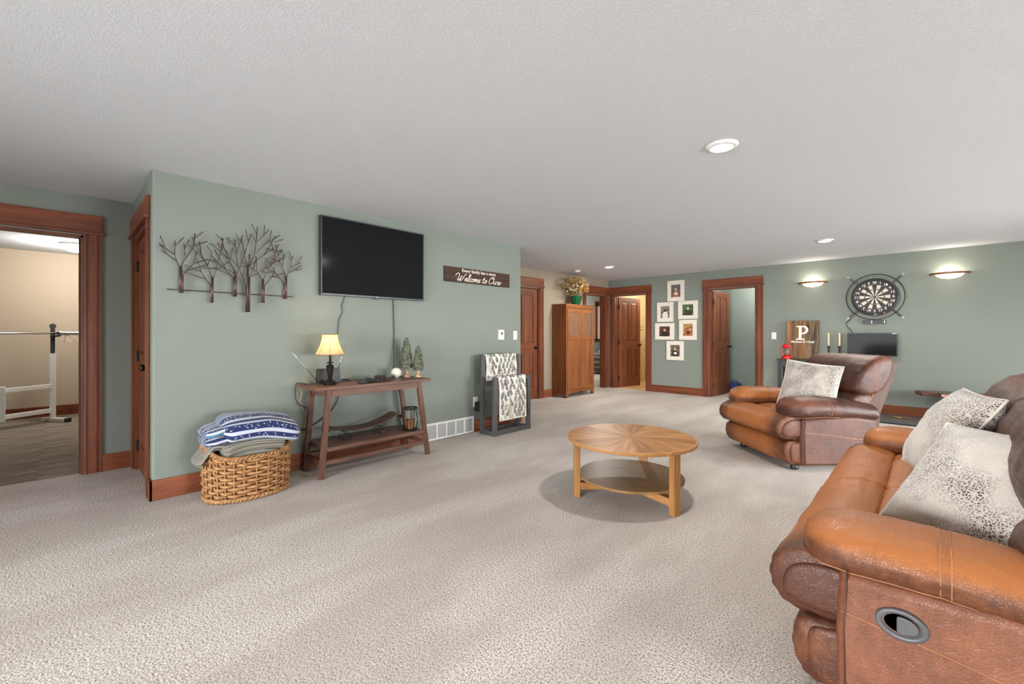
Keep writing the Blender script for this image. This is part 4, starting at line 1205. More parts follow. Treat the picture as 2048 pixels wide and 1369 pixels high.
# ================================================================== ON THE CONSOLE TABLE
lp = thing('table_lamp', (-3.85, 1.652, .775), 'lit table lamp with a flared cream shade and dark turned base', 'lamp')
bs_ = MB()
M0 = Matrix.Identity(4)
bs_.lathe([(.052, .012), (.056, .020), (.050, .030), (.034, .036), (.026, .046), (.020, .052)], 8)
bs_.build('base', BRONZE, lp, angle=True)
for k in range(4):
    a = PI / 4 + k * PI / 2
    MB().sphere((.046 * math.cos(a), .046 * math.sin(a), .011), .014, .014, .011, 10, 6).build('foot', BRONZE, lp, smooth=True)
MB().lathe([(.016, .052), (.019, .060), (.022, .085), (.029, .130), (.033, .155), (.034, .162), (.036, .168), (.030, .174), (.012, .180), (.010, .190), (.030, .194), (.032, .199), (.012, .206)], 8).build('column', BRONZE, lp, angle=True)
MB().lathe([(.007, .206), (.007, .30), (.012, .30), (.012, .335), (.004, .34)], 12).build('stem', BRONZE, lp, smooth=True)
def shp(t): return .0625 + .060 * (t ** 1.75)            # radius from top (0) to hem (1)
prof = [(shp(t), .448 - .178 * t) for t in [k / 12 for k in range(13)]]
sh_ = MB().lathe(prof, 40, caps=False); sh_.lathe([(r - .002, z) for r, z in prof[::-1]], 40, caps=False)
so = sh_.build('shade', SHADE, lp, smooth=True)
for r, z in ((prof[0][0], prof[0][1]), (prof[-1][0], prof[-1][1])):
    MB().tube([(r * math.cos(2 * PI * k / 36), r * math.sin(2 * PI * k / 36), z) for k in range(36)], .0028, 6, True).build('shade_trim', BRONZETRIM, so, smooth=True)
for k in range(8):
    a = 2 * PI * k / 8 + .35
    MB().tube([((r + .0008) * math.cos(a), (r + .0008) * math.sin(a), z) for r, z in prof], .0012, 5).build('shade_rib', BRONZETRIM, so, smooth=True)
MB().sphere((0, 0, .372), .024, .024, .034, 14, 8).build('bulb', BULB, lp, smooth=True)
point('table_lamp_light', (-3.85, 1.652, .775 + .385), 7.0, (1.0, .80, .55), .03)

an = thing('indoor_antenna', (-3.965, 1.685, .775), 'black indoor tv antenna with two telescopic rods behind the lamp', 'antenna', R(90))
MB().prism([(-.108, .012), (-.10, .003), (.10, .003), (.108, .012), (.104, .128), (.094, .138), (-.094, .138), (-.104, .128)], -.016, .016, 'y').build('housing', BLACK, an, bevel=.004)
MB().box(-.06, .06, -.035, .035, 0, .008).build('foot', BLACK, an, bevel=.002)
for a, b in (((-.105, 0, .035), (-.335, .0, .325)), ((.094, .0, .130), (.160, .0, .350))):
    r_ = MB().tube([a, tuple(a[i] + (b[i] - a[i]) * .45 for i in range(3)), b], .003, 8, radii=[.0032, .0026, .0016]).build('rod', CHROME, an, smooth=True)
    MB().sphere(b, .004, n=8, m=6).build('rod_tip', CHROME, r_, smooth=True)

mb = thing('media_box', (-3.79, 1.985, .775), 'flat black media player box with a cable plugged in, on the console', 'media player', R(118))
MB().box(-.105, .105, -.046, .046, .002, .028).build('case', BLACK, mb, bevel=.004)
MB().box(.075, .104, -.0475, -.044, .006, .024).build('port_panel', DKGREY, mb)
MB().box(-.028, .000, -.02, .015, .028, .046).build('plug', BLACK, mb, bevel=.003)
cs = None
for k in range(4):
    t_ = thing('drink_coaster', (-3.86, 2.148, .775 + k * .0125), ['lowest of the four dark round coasters stacked on the console', 'second coaster from the bottom of the dark stack on the console', 'third coaster from the bottom of the dark stack on the console', 'topmost of the four dark round coasters stacked on the console'][k], 'coaster', group='dark coasters in a stack')
    MB().lathe([(.050, 0), (.054, .003), (.054, .009), (.050, .0115), (.046, .0115), (.044, .010), (.001, .010)], 28).build('disc', COASTER, t_, angle=True)
    MB().lathe([(.0545, .004), (.0556, .006), (.0545, .008)], 28, caps=False).build('rim_band', HORN, t_, smooth=True)
bl = thing('stone_ball', (-3.955, 2.381, .775), 'cream stone ball on the console beside the carved trees', 'ornament')
MB().sphere((0, 0, .0535), .052, n=28, m=18).build('ball', STONE, bl, smooth=True)
MB().lathe([(.018, 0), (.020, .002), (.018, .004)], 20).build('base_ring', STONE, bl)

def carved_tree(loc, h, rw, label, seed):
    t = thing('carved_tree', loc, label, 'ornament', group='carved pine trees on the console')
    n = 26; rings = []; h0 = h * .24
    NZ = 44
    for i in range(NZ + 1):
        f = i / NZ; z = h0 + (h - h0) * f
        base = rw * (1 - f) ** .45 * (1 - .25 * max(0, .12 - f) / .12)
        tier = ((1 - f) * 9 + .2) % 1.0
        ring = []
        for k in range(n):
            a = 2 * PI * k / n
            r = base * (.80 + .24 * tier + .10 * math.sin(5 * a + 9 * f * 2.2 + seed) + .10 * nz(math.cos(a) * 3, math.sin(a) * 3, z * 40 + seed)) + .003
            ring.append((r * math.cos(a), r * math.sin(a), z - .012 * tier * (1 - f)))
        rings.append(ring)
    MB().loft(rings).build('foliage', PINE, t, smooth=True)
    tr_ = []
    for i in range(9):
        f = i / 8; z = f * (h0 + .02); r = rw * (.62 - .42 * min(1, f * 1.8) ** .6)
        tr_.append([((r + .004 * nz(k, f * 4, seed)) * math.cos(2 * PI * k / 14), (r + .004 * nz(k, f * 4, seed)) * math.sin(2 * PI * k / 14), z) for k in range(14)])
    MB().loft(tr_).build('trunk', BARK, t, smooth=True)
    return t
carved_tree((-3.97, 2.512, .775), .415, .066, 'taller carved wooden pine tree on the console', 1)
carved_tree((-3.885, 2.598, .775), .325, .061, 'shorter carved wooden pine tree at the right end of the console', 4)

# bent wood cradle and candle lantern on the lower shelf
cr = thing('bent_wood_cradle', (-3.88, 2.0, .26), 'long curved dark wood cradle tray on wire feet, on the console shelf', 'tray', R(90))
pts = cat([(-.375, .100), (-.36, .118), (-.31, .112), (-.20, .088), (-.05, .080), (.10, .095), (.22, .128), (.30, .160), (.355, .158), (.385, .122)], False, 6)
rings = []
for i, (x, z) in enumerate(pts):
    w = .085
    rings.append([(x, y, z + .28 * (abs(y) / w) ** 2 * .05 - s) for y, s in [(-w, 0), (-w * .5, 0), (0, 0), (w * .5, 0), (w, 0), (w, .010), (w * .5, .010), (0, .010), (-w * .5, .010), (-w, .010)]])
MB().loft(rings).build('tray', HORN, cr, smooth=False, angle=True)
for x in (-.20, .14):
    f = MB()
    for y in (-.05, .05):
        f.tube(cat([(x - .03, y, .0035), (x - .034, y, .03), (x - .015, y, .05), (x, y, .075), (x + .015, y, .05), (x + .034, y, .03), (x + .03, y, .0035)], n=4), .0035, 6)
        f.tube([(x + .016 * math.cos(q), y, .022 + .016 * math.sin(q)) for q in [2 * PI * k / 14 for k in range(14)]], .003, 6, True)
    f.tube([(x, -.05, .072), (x, .05, .072)], .0035, 6)
    f.build('wire_foot', BLACKM, cr, smooth=True)

ln_ = thing('candle_lantern', (-3.785, 2.440, .26), 'black wire lantern with an amber candle on the console shelf', 'lantern')
MB().lathe([(.084, 0), (.086, .006), (.080, .012), (.05, .012), (.05, .004)], 8).build('base', BLACKM, ln_)
MB().lathe([(.060, .212), (.074, .212), (.076, .219), (.074, .226), (.060, .226), (.058, .219), (.060, .212)], 24, caps=False).build('top_ring', BLACKM, ln_, smooth=True)
for k in range(8):
    a = 2 * PI * k / 8 + .2; c_, s_ = math.cos(a), math.sin(a)
    MB().tube([(.078 * c_, .078 * s_, .010), (.104 * c_, .104 * s_, .105), (.070 * c_, .070 * s_, .216)], .003, 6).build('wire', BLACKM, ln_, smooth=True)
gl = MB().lathe([(.043, .012), (.043, .200)], 28, caps=False); gl.lathe([(.041, .200), (.041, .012)], 28, caps=False)
gl.build('glass_chimney', GLASS, ln_, smooth=True)
cd = thing('pillar_candle', (-3.785, 2.440, .272), 'amber pillar candle inside the wire lantern', 'candle')
MB().lathe([(.034, 0), (.036, .004), (.036, .092), (.033, .098), (.012, .094), (.001, .093)], 24).build('wax', AMBER, cd, smooth=True)
MB().tube([(0, 0, .092), (.001, 0, .106)], .0012, 5).build('wick', BLACK, cd)

# ---- cords
def cord(name, pts, r, mat, label, cat_='cord', n=7):
    return tag(MB().tube(cat(pts, False, n), r, 7).build(name, mat, smooth=True), label, cat_)
cord('signal_cord', [(-4.105, 1.905, 1.62), (-4.108, 1.900, 1.57), (-4.106, 1.875, 1.50), (-4.108, 1.885, 1.44), (-4.106, 1.850, 1.37), (-4.108, 1.842, 1.29), (-4.106, 1.832, 1.21), (-4.10, 1.80, 1.10), (-4.09, 1.77, .98), (-4.07, 1.76, .84), (-4.04, 1.78, .785)], .0034, CORDG, 'thin wavy green cord from the left of the television down behind the lamp')
cord('media_cable', [(-4.105, 2.435, 1.62), (-4.106, 2.437, 1.55), (-4.106, 2.442, 1.38), (-4.104, 2.446, 1.20), (-4.10, 2.437, 1.08), (-4.07, 2.42, .95), (-4.0, 2.37, .84), (-3.92, 2.31, .783), (-3.80, 2.22, .779), (-3.75, 2.12, .779), (-3.78, 2.05, .79), (-3.79, 1.995, .815)], .0046, CORDK, 'black cable hanging from the right of the television to the media box')
cord('lamp_cord', [(-3.93, 1.60, .782), (-4.0, 1.52, .781), (-4.09, 1.462, .786), (-4.094, 1.448, .74), (-4.09, 1.446, .66), (-4.09, 1.47, .60), (-4.09, 1.54, .555), (-4.09, 1.59, .58), (-4.09, 1.60, .66), (-4.09, 1.598, .74)], .0042, CORDG, 'dark green lamp cord looping off the left end of the console')
cord('tan_cord', [(-4.05, 1.55, .781), (-4.097, 1.47, .784), (-4.098, 1.50, .70), (-4.10, 1.49, .60), (-4.10, 1.54, .45), (-4.10, 1.52, .30), (-4.06, 1.56, .15), (-3.95, 1.585, .05), (-3.87, 1.53, .006), (-3.86, 1.47, .005), (-3.95, 1.44, .005), (-4.03, 1.38, .005), (-4.06, 1.34, .01), (-4.075, 1.37, .12), (-4.08, 1.33, .24), (-4.08, 1.31, .33)], .0038, CORDT, 'tan extension cord trailing down the left console leg to the carpet')
cord('black_power_cord', [(-4.03, 1.92, .781), (-4.097, 1.88, .782), (-4.10, 1.845, .70), (-4.095, 1.838, .63), (-4.095, 1.80, .54), (-4.095, 1.72, .455), (-4.095, 1.62, .395), (-4.095, 1.52, .362), (-4.095, 1.43, .355), (-4.09, 1.36, .36), (-4.08, 1.30, .37)], .0062, CORDK, 'thick black power cord running behind the console to the blankets')
pe = thing('cord_plug', (-4.078, 1.30, .375), 'white cord connector beside the blanket stack', 'plug', R(90))
MB().box(-.03, .03, -.018, .018, -.03, .03).build('body', WHITEP, pe, bevel=.005)
MB().box(-.02, .02, -.012, .012, -.055, -.03).build('collar', CORDT, pe, bevel=.004)

# ================================================================== ON THE BACK WALL (rz = 0, -y into the room)
def photo_frame(xa, xb, za, zb, label, bg, body, skin, seed, cloth2=None):
    t = thing('picture_frame', ((xa + xb) / 2, YB, (za + zb) / 2), label, 'picture frame', group='whitewashed photo frames on the back wall')
    w, h = (xb - xa) / 2, (zb - za) / 2; iw, ih = w * .56, h * .60
    for a in ((-w, w, ih, h), (-w, w, -h, -ih)): MB().box(a[0], a[1], -.026, -.002, a[2], a[3]).build('frame_rail', FRAMEW, t, bevel=.003)
    for a in ((-w, -iw), (iw, w)): MB().box(a[0], a[1], -.026, -.002, -ih, ih).build('frame_stile', FRAMEW, t, bevel=.003)
    ph = MB().box(-iw, iw, -.012, -.004, -ih, ih).build('photo', bg, t)
    s = min(iw, ih)
    def disc(cx, cz, rx, rz_, y): return [(cx + rx * math.cos(2 * PI * k / 20), cz + rz_ * math.sin(2 * PI * k / 20)) for k in range(20)]
    MB().prism([(max(-iw, min(iw, a)), max(-ih, min(ih, b))) for a, b in disc(0, -ih * .62, s * .62, ih * .72, 0)], -.0135, -.012, 'y').build('printed_figure', body, ph)
    MB().prism(disc(0, ih * .26, s * .23, s * .29, 0), -.0140, -.012, 'y').build('printed_face', skin, ph)
    if cloth2: MB().prism(disc(s * .05, -ih * .45, s * .34, s * .26, 0), -.0145, -.012, 'y').build('printed_object', cloth2, ph)
    return t
def pmat(n, c, amt=.5, sc=26): return plain(n, lin(*c), .45, noise_amt=amt, nscale=sc)
P1 = pmat('photo_grey', (84, 84, 82)); P2 = pmat('photo_sepia', (122, 112, 98)); P3 = pmat('photo_green', (56, 84, 40)); P4 = pmat('photo_brown', (78, 52, 36)); P5 = pmat('photo_autumn', (158, 128, 70)); P6 = pmat('photo_dark_tan', (104, 92, 74))
SK = pmat('printed_skin', (206, 168, 144), .05); SHW = pmat('printed_white_shirt', (228, 226, 222), .05); SHB = pmat('printed_black_shirt', (34, 36, 36), .2); SHO = pmat('printed_orange', (168, 92, 58), .2); HAIR = pmat('printed_dark', (46, 34, 28), .2)
photo_frame(-3.92, -3.572, 1.891, 2.313, 'topmost whitewashed frame, upright, with a grey studio photo', P1, SHO, SK, 1, SHW)
photo_frame(-4.143, -3.798, 1.473, 1.879, 'upright whitewashed frame left of the green photo, with a figure in white', P2, SHW, HAIR, 2, SHW)
photo_frame(-3.694, -3.304, 1.522, 1.888, 'landscape whitewashed frame with a green outdoor portrait', P3, SHB, SK, 3)
photo_frame(-4.187, -3.777, 1.103, 1.448, 'landscape whitewashed frame with a dark brown photo', P4, HAIR, SK, 4)
photo_frame(-3.674, -3.324, 1.103, 1.506, 'upright whitewashed frame with an autumn yellow photo', P5, SHO, SHO, 5, SHB)
photo_frame(-3.936, -3.582, .687, 1.076, 'lowest whitewashed frame, upright, with a sepia portrait', P6, SHB, SK, 6, SHW)

# ---- dartboard
db = thing('dartboard', (-.621, YB, 1.792), 'black dartboard with a wide light ring on four arms, above the monitor', 'dartboard')
RB = .285
MB().lathe([(RB - .02, -.002), (RB, -.012), (RB, -.060), (RB - .014, -.072), (.235 + .022, -.074), (.250, -.068), (.001, -.068)], 64, axis='y').build('board', DARTBODY, db, angle=True)
MB().lathe([(.250, -.0685), (.250, -.070), (.188, -.070), (.188, -.0685)], 64, axis='y', caps=False).build('number_ring', DARTBLK, db)
MB().lathe([(.184, -.0685), (.190, -.0725), (.196, -.0685)], 64, axis='y', caps=False).build('spider_ring', MAROON, db, smooth=True)
MB().lathe([(.110, -.0685), (.114, -.0715), (.118, -.0685)], 64, axis='y', caps=False).build('spider_ring', MAROON, db, smooth=True)
def sector(k, r0, r1, y0, y1):
    a0 = PI / 2 - (k + .5) * PI / 10 + .012; a1 = PI / 2 - (k - .5) * PI / 10 - .012
    P = [(r1 * math.cos(a0 + (a1 - a0) * q / 4), r1 * math.sin(a0 + (a1 - a0) * q / 4)) for q in range(5)] + [(r0 * math.cos(a1 + (a0 - a1) * q / 4), r0 * math.sin(a1 + (a0 - a1) * q / 4)) for q in range(5)]
    return MB().prism(P, y0, y1, 'y')
for k in range(20):
    m_ = CREAMSEG if k % 2 else DARTBLK
    sector(k, .018, .108, -.071, -.0675).build('inner_segment', m_, db)
    sector(k, .122, .181, -.071, -.0675).build('outer_segment', m_, db)
MB().lathe([(.016, -.068), (.016, -.073), (.012, -.075), (.001, -.075)], 24, axis='y').build('bullseye', MAROON, db, smooth=True)
for k, nmb in enumerate((20, 1, 18, 4, 13, 6, 10, 15, 2, 17, 3, 19, 7, 16, 8, 11, 14, 9, 12, 5)):
    a = PI / 2 - k * PI / 10
    text('number', str(nmb), .050, WHITEPAINT, db, (.219 * math.cos(a), -.0708, .219 * math.sin(a)), depth=.0005, offset=.0008)
text('red_mark', '16', .030, RED, db, (.112, -.0750, -.248), depth=.0005, offset=.0008)
MB().box(-.012, .030, -.0745, -.0735, -.274, -.267).build('maker_strip', WHITEPAINT, db)
RRg = .346
MB().tube([(RRg * math.cos(2 * PI * k / 72), -.075, RRg * math.sin(2 * PI * k / 72)) for k in range(72)], .0065, 8, True).build('light_ring', BLACKM, db, smooth=True)
for k in range(4):
    a = PI / 4 + k * PI / 2; c_, s_ = math.cos(a), math.sin(a)
    ao = MB().bar((.262 * c_, -.05, .262 * s_), (.435 * c_, -.070, .435 * s_), .026, .020, (0, 1, 0)).build('arm', BLACK, db, bevel=.003)
    MB().tube([(.430 * c_, -.070, .430 * s_), (.476 * c_, -.074, .476 * s_)], .010, 8).build('arm_tip', SILVERTIP, ao, smooth=True)

rb = thing('dart_holder', (-.628, YB, 1.409), 'slim black dart holder box between the dartboard and the monitor', 'dart holder')
MB().box(-.137, .137, -.034, 0, -.030, .030).build('box', BLACK, rb, bevel=.003)
MB().box(.118, .124, -.0355, -.033, -.022, .022).build('clip', SILVERTIP, rb)
MB().box(-.032, -.026, -.0355, -.033, -.024, .024).build('clip', SILVERTIP, rb)
mn = thing('monitor', (-.652, YB, 1.062), 'small black flat monitor under the dartboard', 'monitor')
MB().box(-.297, .297, -.105, -.062, -.175, .175).build('casing', BLACK, mn, bevel=.004)
MB().box(-.283, .283, -.1065, -.104, -.160, .163).build('screen', SCREEN, mn)
MB().box(.235, .288, -.1070, -.1045, .163, .172).build('sticker', WHITEP, mn)
MB().box(-.06, .06, -.062, 0, -.06, .06).build('wall_arm', BLACKM, mn)
cord('thin_black_cord', [(-.92, 8.63, 1.475), (-.93, 8.665, 1.44), (-.972, 8.685, 1.40), (-.955, 8.69, 1.34), (-.91, 8.69, 1.28), (-.89, 8.66, 1.22)], .005, CORDK, 'black cord from the dartboard arm down to the monitor')

# ---- wall lamps
def sconce(x, label):
    t = thing('wall_lamp', (x, YB, 2.075), label, 'wall lamp', group='bowl wall lamps on the back wall')
    W2 = .205
    def half(w, d, n=28): return [(w * math.cos(PI * k / n), -d * math.sin(PI * k / n)) for k in range(n + 1)]
    rings = []
    for sc, z in ((1.0, .000), (.96, -.014), (.85, -.034), (.66, -.053), (.40, -.066), (.10, -.072)):
        rings.append([(a, b, z) for a, b in half(.150 * sc, .115 * sc)])
    MB().loft(rings, caps=False).build('glass_bowl', ALAB, t, smooth=True)
    band = [(a, b) for a, b in half(W2, .150)] + [(a, b) for a, b in half(W2 - .028, .128)][::-1]
    MB().prism(band, -.008, .018).build('rim', BRONZEW, t, bevel=.003)
    MB().box(-.06, .06, -.012, 0, -.07, .03).build('wall_plate', BRONZE, t, bevel=.003)
    for s in (-1, 1): MB().sphere((s * (W2 - .010), -.020, .006), .014, .012, .010, 10, 6).build('finial', BRONZE, t, smooth=True)
    point('wall_lamp_light', (x, YB - .075, 2.085), 3.4, (1.0, .90, .76), .04)
    point('wall_lamp_glow', (x, YB - .175, 1.975), .5, (1.0, .90, .76), .05)
    return t
sconce(-1.419, 'lit bowl wall lamp left of the dartboard')
sconce(.188, 'lit bowl wall lamp right of the dartboard')

# ---- initial sign, red lantern, taper candles on the black table
ps = thing('initial_sign', (-1.549, 8.575, .807), 'rustic plank sign with a large white letter P on the black table', 'sign'); ps.rotation_euler = (R(-6), 0, 0)
pw = .461 / 5
for k in range(5):
    MB().box(-.2305 + k * pw + .001, -.2305 + (k + 1) * pw - .001, -.012 + .002 * (k % 2), .008, 0, .640 + .002 * ((k * 7) % 3)).build('plank', PLANKS[(0, 1, 0, 2, 2)[k]], ps, bevel=.002)
for z in (.10, .52): MB().box(-.20, .20, .008, .022, z, z + .05).build('batten', PLANKS[1], ps)
lt = MB(); y0, y1 = -.0150, -.0118
lt.box(-.052, -.012, y0, y1, .335, .545)                                  # stem
lt.box(-.088, .030, y0, y1, .318, .340).box(-.088, -.012, y0, y1, .535, .555)
outer = [(.012 + .070 * math.cos(a), .486 + .069 * math.sin(a)) for a in [PI / 2 - PI * k / 16 for k in range(17)]]
inn = [(.008 + .036 * math.cos(a), .486 + .047 * math.sin(a)) for a in [-PI / 2 + PI * k / 16 for k in range(17)]]
ring_ = [(-.03, .555)] + outer + [(-.03, .417), (-.03, .439)] + inn + [(-.03, .533)]
for a, b in zip(range(17), range(1, 17)):
    o1, o2 = outer[a], outer[b]; i1, i2 = inn[16 - a], inn[16 - b]
    lt.prism([o1, o2, i2, i1], y0, y1, 'y')
lt.box(-.03, .012, y0, y1, .533, .555).box(-.03, .012, y0, y1, .417, .439)
lt.build('letter', WHITEPAINT, ps)
text('small_lettering', 'Michael & Cindy', .050, WHITEPAINT, ps, (.0, -.0128, .285), shear=.35, depth=.0012, offset=.0008)

rl = thing('red_lantern', (-1.735, 8.37, .807), 'small red hurricane lantern on the black table, in front of the initial sign', 'lantern')
MB().lathe([(.066, 0), (.070, .008), (.068, .032), (.056, .046), (.040, .056), (.036, .066)], 28).build('tank', RED, rl, smooth=True)
MB().lathe([(.034, .066), (.050, .085), (.060, .118), (.056, .150), (.042, .176)], 28, caps=False).build('globe', GLASS, rl, smooth=True)
MB().lathe([(.044, .176), (.050, .182), (.046, .200), (.060, .206), (.056, .226), (.036, .246), (.020, .254)], 28).build('hood', RED, rl, smooth=True)
MB().lathe([(.012, .064), (.012, .090), (.004, .096)], 12).build('burner', BRASS, rl)
for s in (-1, 1): MB().tube(cat([(s * .060, 0, .040), (s * .076, 0, .090), (s * .076, 0, .160), (s * .052, 0, .206)], n=5), .006, 8).build('side_tube', RED, rl, smooth=True)
MB().tube([(.070 * math.cos(a), -.03, .17 + .10 * math.sin(a)) for a in [PI * k / 14 for k in range(15)]], .0025, 6).build('bail', CHROME, rl, smooth=True)
MB().tube([(.061 * math.cos(a), .061 * math.sin(a), .118) for a in [2 * PI * k / 24 for k in range(24)]], .0025, 6, True).build('guard', CHROME, rl, smooth=True)
for x, lab in ((-1.180, 'left one of two ivory taper candles in dark twisted holders'), (-1.040, 'right one of two ivory taper candles in dark twisted holders')):
    t = thing('candlestick', (x, 8.52, .807), lab, 'candle holder', group='taper candle holders on the black table')
    MB().lathe([(.038, 0), (.040, .006), (.020, .014), (.010, .022), (.008, .03)], 20).build('base', BRONZE, t, smooth=True)
    for ph in (0, PI):
        MB().tube([(.008 * math.cos(q * .9 + ph), .008 * math.sin(q * .9 + ph), .03 + q * .008) for q in range(21)], .005, 6).build('twisted_stem', BRONZE, t, smooth=True)
    MB().lathe([(.008, .188), (.018, .196), (.020, .222), (.014, .224)], 16).build('cup', BRONZE, t, smooth=True)
    MB().lathe([(.0125, .215), (.0120, .300), (.0105, .425), (.004, .436)], 16).build('taper', CANDLE, t, smooth=True)

# ================================================================== FLOWERS ON THE ARMOIRE
fp = thing('flower_pot', (-5.11, 7.13, 1.80), 'green glazed pot of dried yellow flowers on top of the armoire', 'flowers')
pp = []
for r, z in [(.070, 0), (.074, .004), (.092, .06), (.108, .12), (.120, .165), (.124, .175), (.116, .176), (.100, .12), (.09, .10)]:
    pp.append([((r * (1 + .035 * math.cos(8 * 2 * PI * k / 48))) * math.cos(2 * PI * k / 48), (r * (1 + .035 * math.cos(8 * 2 * PI * k / 48))) * math.sin(2 * PI * k / 48), z) for k in range(48)])
MB().loft(pp).build('pot', GLASSGREEN, fp, smooth=True)
rnd = random.Random(11)
stm = MB(); fl_ = [MB(), MB(), MB(), MB()]
for k in range(95):
    a = rnd.uniform(0, 2 * PI); sp = rnd.uniform(.05, 1.0) ** .7; hh = rnd.uniform(.18, .46) * (1.12 - .5 * sp)
    lat = sp * .46
    ex, ey, ez = lat * math.cos(a) * .42, lat * math.sin(a), .15 + hh
    if ex < -.13: ex = -.13
    stm.tube(cat([(.03 * math.cos(a), .03 * math.sin(a), .12), (ex * .45, ey * .45, .15 + hh * .75), (ex, ey, ez)], n=4), .0022, 4)
    kind = 0 if (ey > -.08 and rnd.random() < .62) else (1 if rnd.random() < .55 else (2 if rnd.random() < .6 else 3))
    for q in range(rnd.randint(4, 7)):
        b, g = rnd.uniform(0, 2 * PI), rnd.uniform(-.8, 1.0)
        c = Vector((ex, ey, ez)) + Vector((rnd.uniform(-.03, .03), rnd.uniform(-.04, .04), rnd.uniform(-.07, .02)))
        if c.x < -.15: c.x = -.15
        d = Vector((math.cos(b) * math.cos(g), math.sin(b) * math.cos(g), math.sin(g))); u = d.orthogonal().normalized(); L_ = rnd.uniform(.026, .050); w = L_ * .42
        n_ = d.cross(u)
        fl_[kind].add([tuple(c), tuple(c + d * L_ * .5 + u * w), tuple(c + d * L_ + n_ * .006), tuple(c + d * L_ * .5 - u * w), tuple(c + d * L_ * .5 + n_ * .008)], [(0, 1, 4), (1, 2, 4), (2, 3, 4), (3, 0, 4)])
stm.build('stems', STEM, fp)['kind'] = 'stuff'
for m_, mat in zip(fl_, (FLY, FLC, FLB, FLG)):
    m_.build('blossoms', mat, fp)['kind'] = 'stuff'

# ================================================================== CEILING FITTINGS
def can(x, y, label, r=.095, pw_=24, grp='recessed ceiling lights'):
    t = thing('ceiling_light', (x, y, H), label, 'ceiling light', group=grp)
    MB().lathe([(r, 0), (r + .002, -.004), (r - .012, -.014), (r - .028, -.018), (r - .030, -.010), (r - .030, 0)], 40, caps=False).build('trim_ring', WHITEM, t, smooth=True)
    MB().lathe([(.001, -.016), (r - .034, -.015), (r - .029, -.010), (r - .029, -.002)], 40, caps=False).build('lens', LENS, t, smooth=True)
    l = bpy.data.lights.new('ceiling_light_lamp', 'AREA'); l.shape = 'DISK'; l.size = .12; l.energy = pw_; l.color = (1, .95, .88)
    o = bpy.data.objects.new('ceiling_light_lamp', l); COL.objects.link(o); o.location = (x, y, H - .03)
    return t
can(-.965, 2.94, 'lit recessed ceiling light nearest the camera, above the coffee table side')
can(-.985, 6.85, 'lit recessed ceiling light in front of the dartboard wall')
can(-4.19, 6.86, 'lit recessed ceiling light before the armoire')
sd = thing('smoke_detector', (-4.87, 6.84, H), 'round white smoke detector on the ceiling near the armoire', 'smoke detector')
MB().lathe([(.062, 0), (.062, -.014), (.056, -.024), (.040, -.034), (.001, -.036)], 32, caps=False).build('housing', WHITEP, sd, smooth=True)
MB().lathe([(.063, -.010), (.0645, -.012), (.063, -.014)], 32, caps=False).build('vent_slot', DKGREY, sd)
gd = thing('ceiling_dome', (-8.33, .13, H), 'lit glass dome light on the gym ceiling', 'ceiling light')
MB().lathe([(.17, 0), (.17, -.018), (.155, -.022)], 40, caps=False).build('collar', WHITEM, gd, smooth=True)
MB().lathe([(.160, -.018), (.155, -.045), (.125, -.080), (.07, -.100), (.001, -.106)], 40, caps=False).build('dome', DOME, gd, smooth=True)
point('ceiling_dome_lamp', (-8.33, .13, H - .22), 52, (1, .95, .90), .12)
for nm, x, y, p_, c_ in (('bath_light', -4.55, 9.75, 34, (1, .90, .74)), ('bedroom_light', -6.9, 10.6, 80, (1, .95, .9)), ('store_light', -2.3, 9.35, 24, (1, .95, .88))):
    t = thing(nm, (x, y, H), {'bath_light': 'dome light on the bathroom ceiling', 'bedroom_light': 'dome light on the bedroom ceiling', 'store_light': 'dome light on the store room ceiling'}[nm], 'ceiling light')
    MB().lathe([(.13, 0), (.13, -.015), (.12, -.020)], 32, caps=False).build('collar', WHITEM, t, smooth=True)
    MB().lathe([(.122, -.016), (.115, -.04), (.08, -.07), (.001, -.085)], 32, caps=False).build('dome', DOME, t, smooth=True)
    point(nm + '_lamp', (x, y, H - .2), p_, c_, .1)

# ================================================================== GYM, BEDROOM, STORE ROOM, BATH CONTENTS
wb = thing('weight_bench', (-8.82, -.10, 0), 'white steel weight bench frame standing in the gym', 'exercise bench')
dv = Vector((.575, -.818, 0)); pvx = Vector((.818, .575, 0))
def wp(a, b, z): v = dv * a + pvx * b; return (v.x, v.y, z)
MB().bar(wp(0, 0, .02), wp(0, 0, .99), .062, .062).build('upright', WHITEM, wb, bevel=.004)
MB().bar(wp(0, 0, .96), wp(0, 0, 1.335), .070, .045).lathe([(.035, -.022), (.035, .022)], 16, wp(0, 0, 1.335), 'x').build('upright_pad', BLACKP, wb, bevel=.003)
MB().bar(wp(0, -.02, 1.19), wp(.0, .10, 1.20), .04, .02).bar(wp(0, .10, 1.19), wp(0, .11, 1.255), .04, .014).build('bar_hook', BLACKM, wb)
for z in (.16, .50): MB().bar(wp(.03, 0, z), wp(.52, 0, z), .05, .055).build('cross_beam', WHITEM, wb, bevel=.003)
MB().bar(wp(.545, 0, .10), wp(.545, 0, .55), .065, .065).build('post', WHITEM, wb, bevel=.004)
MB().bar(wp(.57, 0, .12), wp(1.7, 0, .10), .05, .055).bar(wp(.57, 0, .50), wp(1.7, 0, .46), .05, .055).build('seat_beam', WHITEM, wb, bevel=.003)
fo = MB().bar(wp(0, -.16, .03), wp(0, .24, .03), .06, .05).build('foot', WHITEM, wb, bevel=.003)
MB().bar(wp(0, .24, .03), wp(0, .27, .03), .066, .056).build('foot_cap', BLACK, fo)
MB().bar(wp(.80, 0, .545), wp(1.85, 0, .545), .26, .06).build('seat_pad', VINYL, wb, bevel=.025, seg=3)
MB().bar(wp(1.60, 0, .03), wp(1.60, 0, .45), .05, .05).bar(wp(1.60, -.25, .025), wp(1.60, .25, .025), .05, .05).build('rear_leg', WHITEM, wb, bevel=.003)
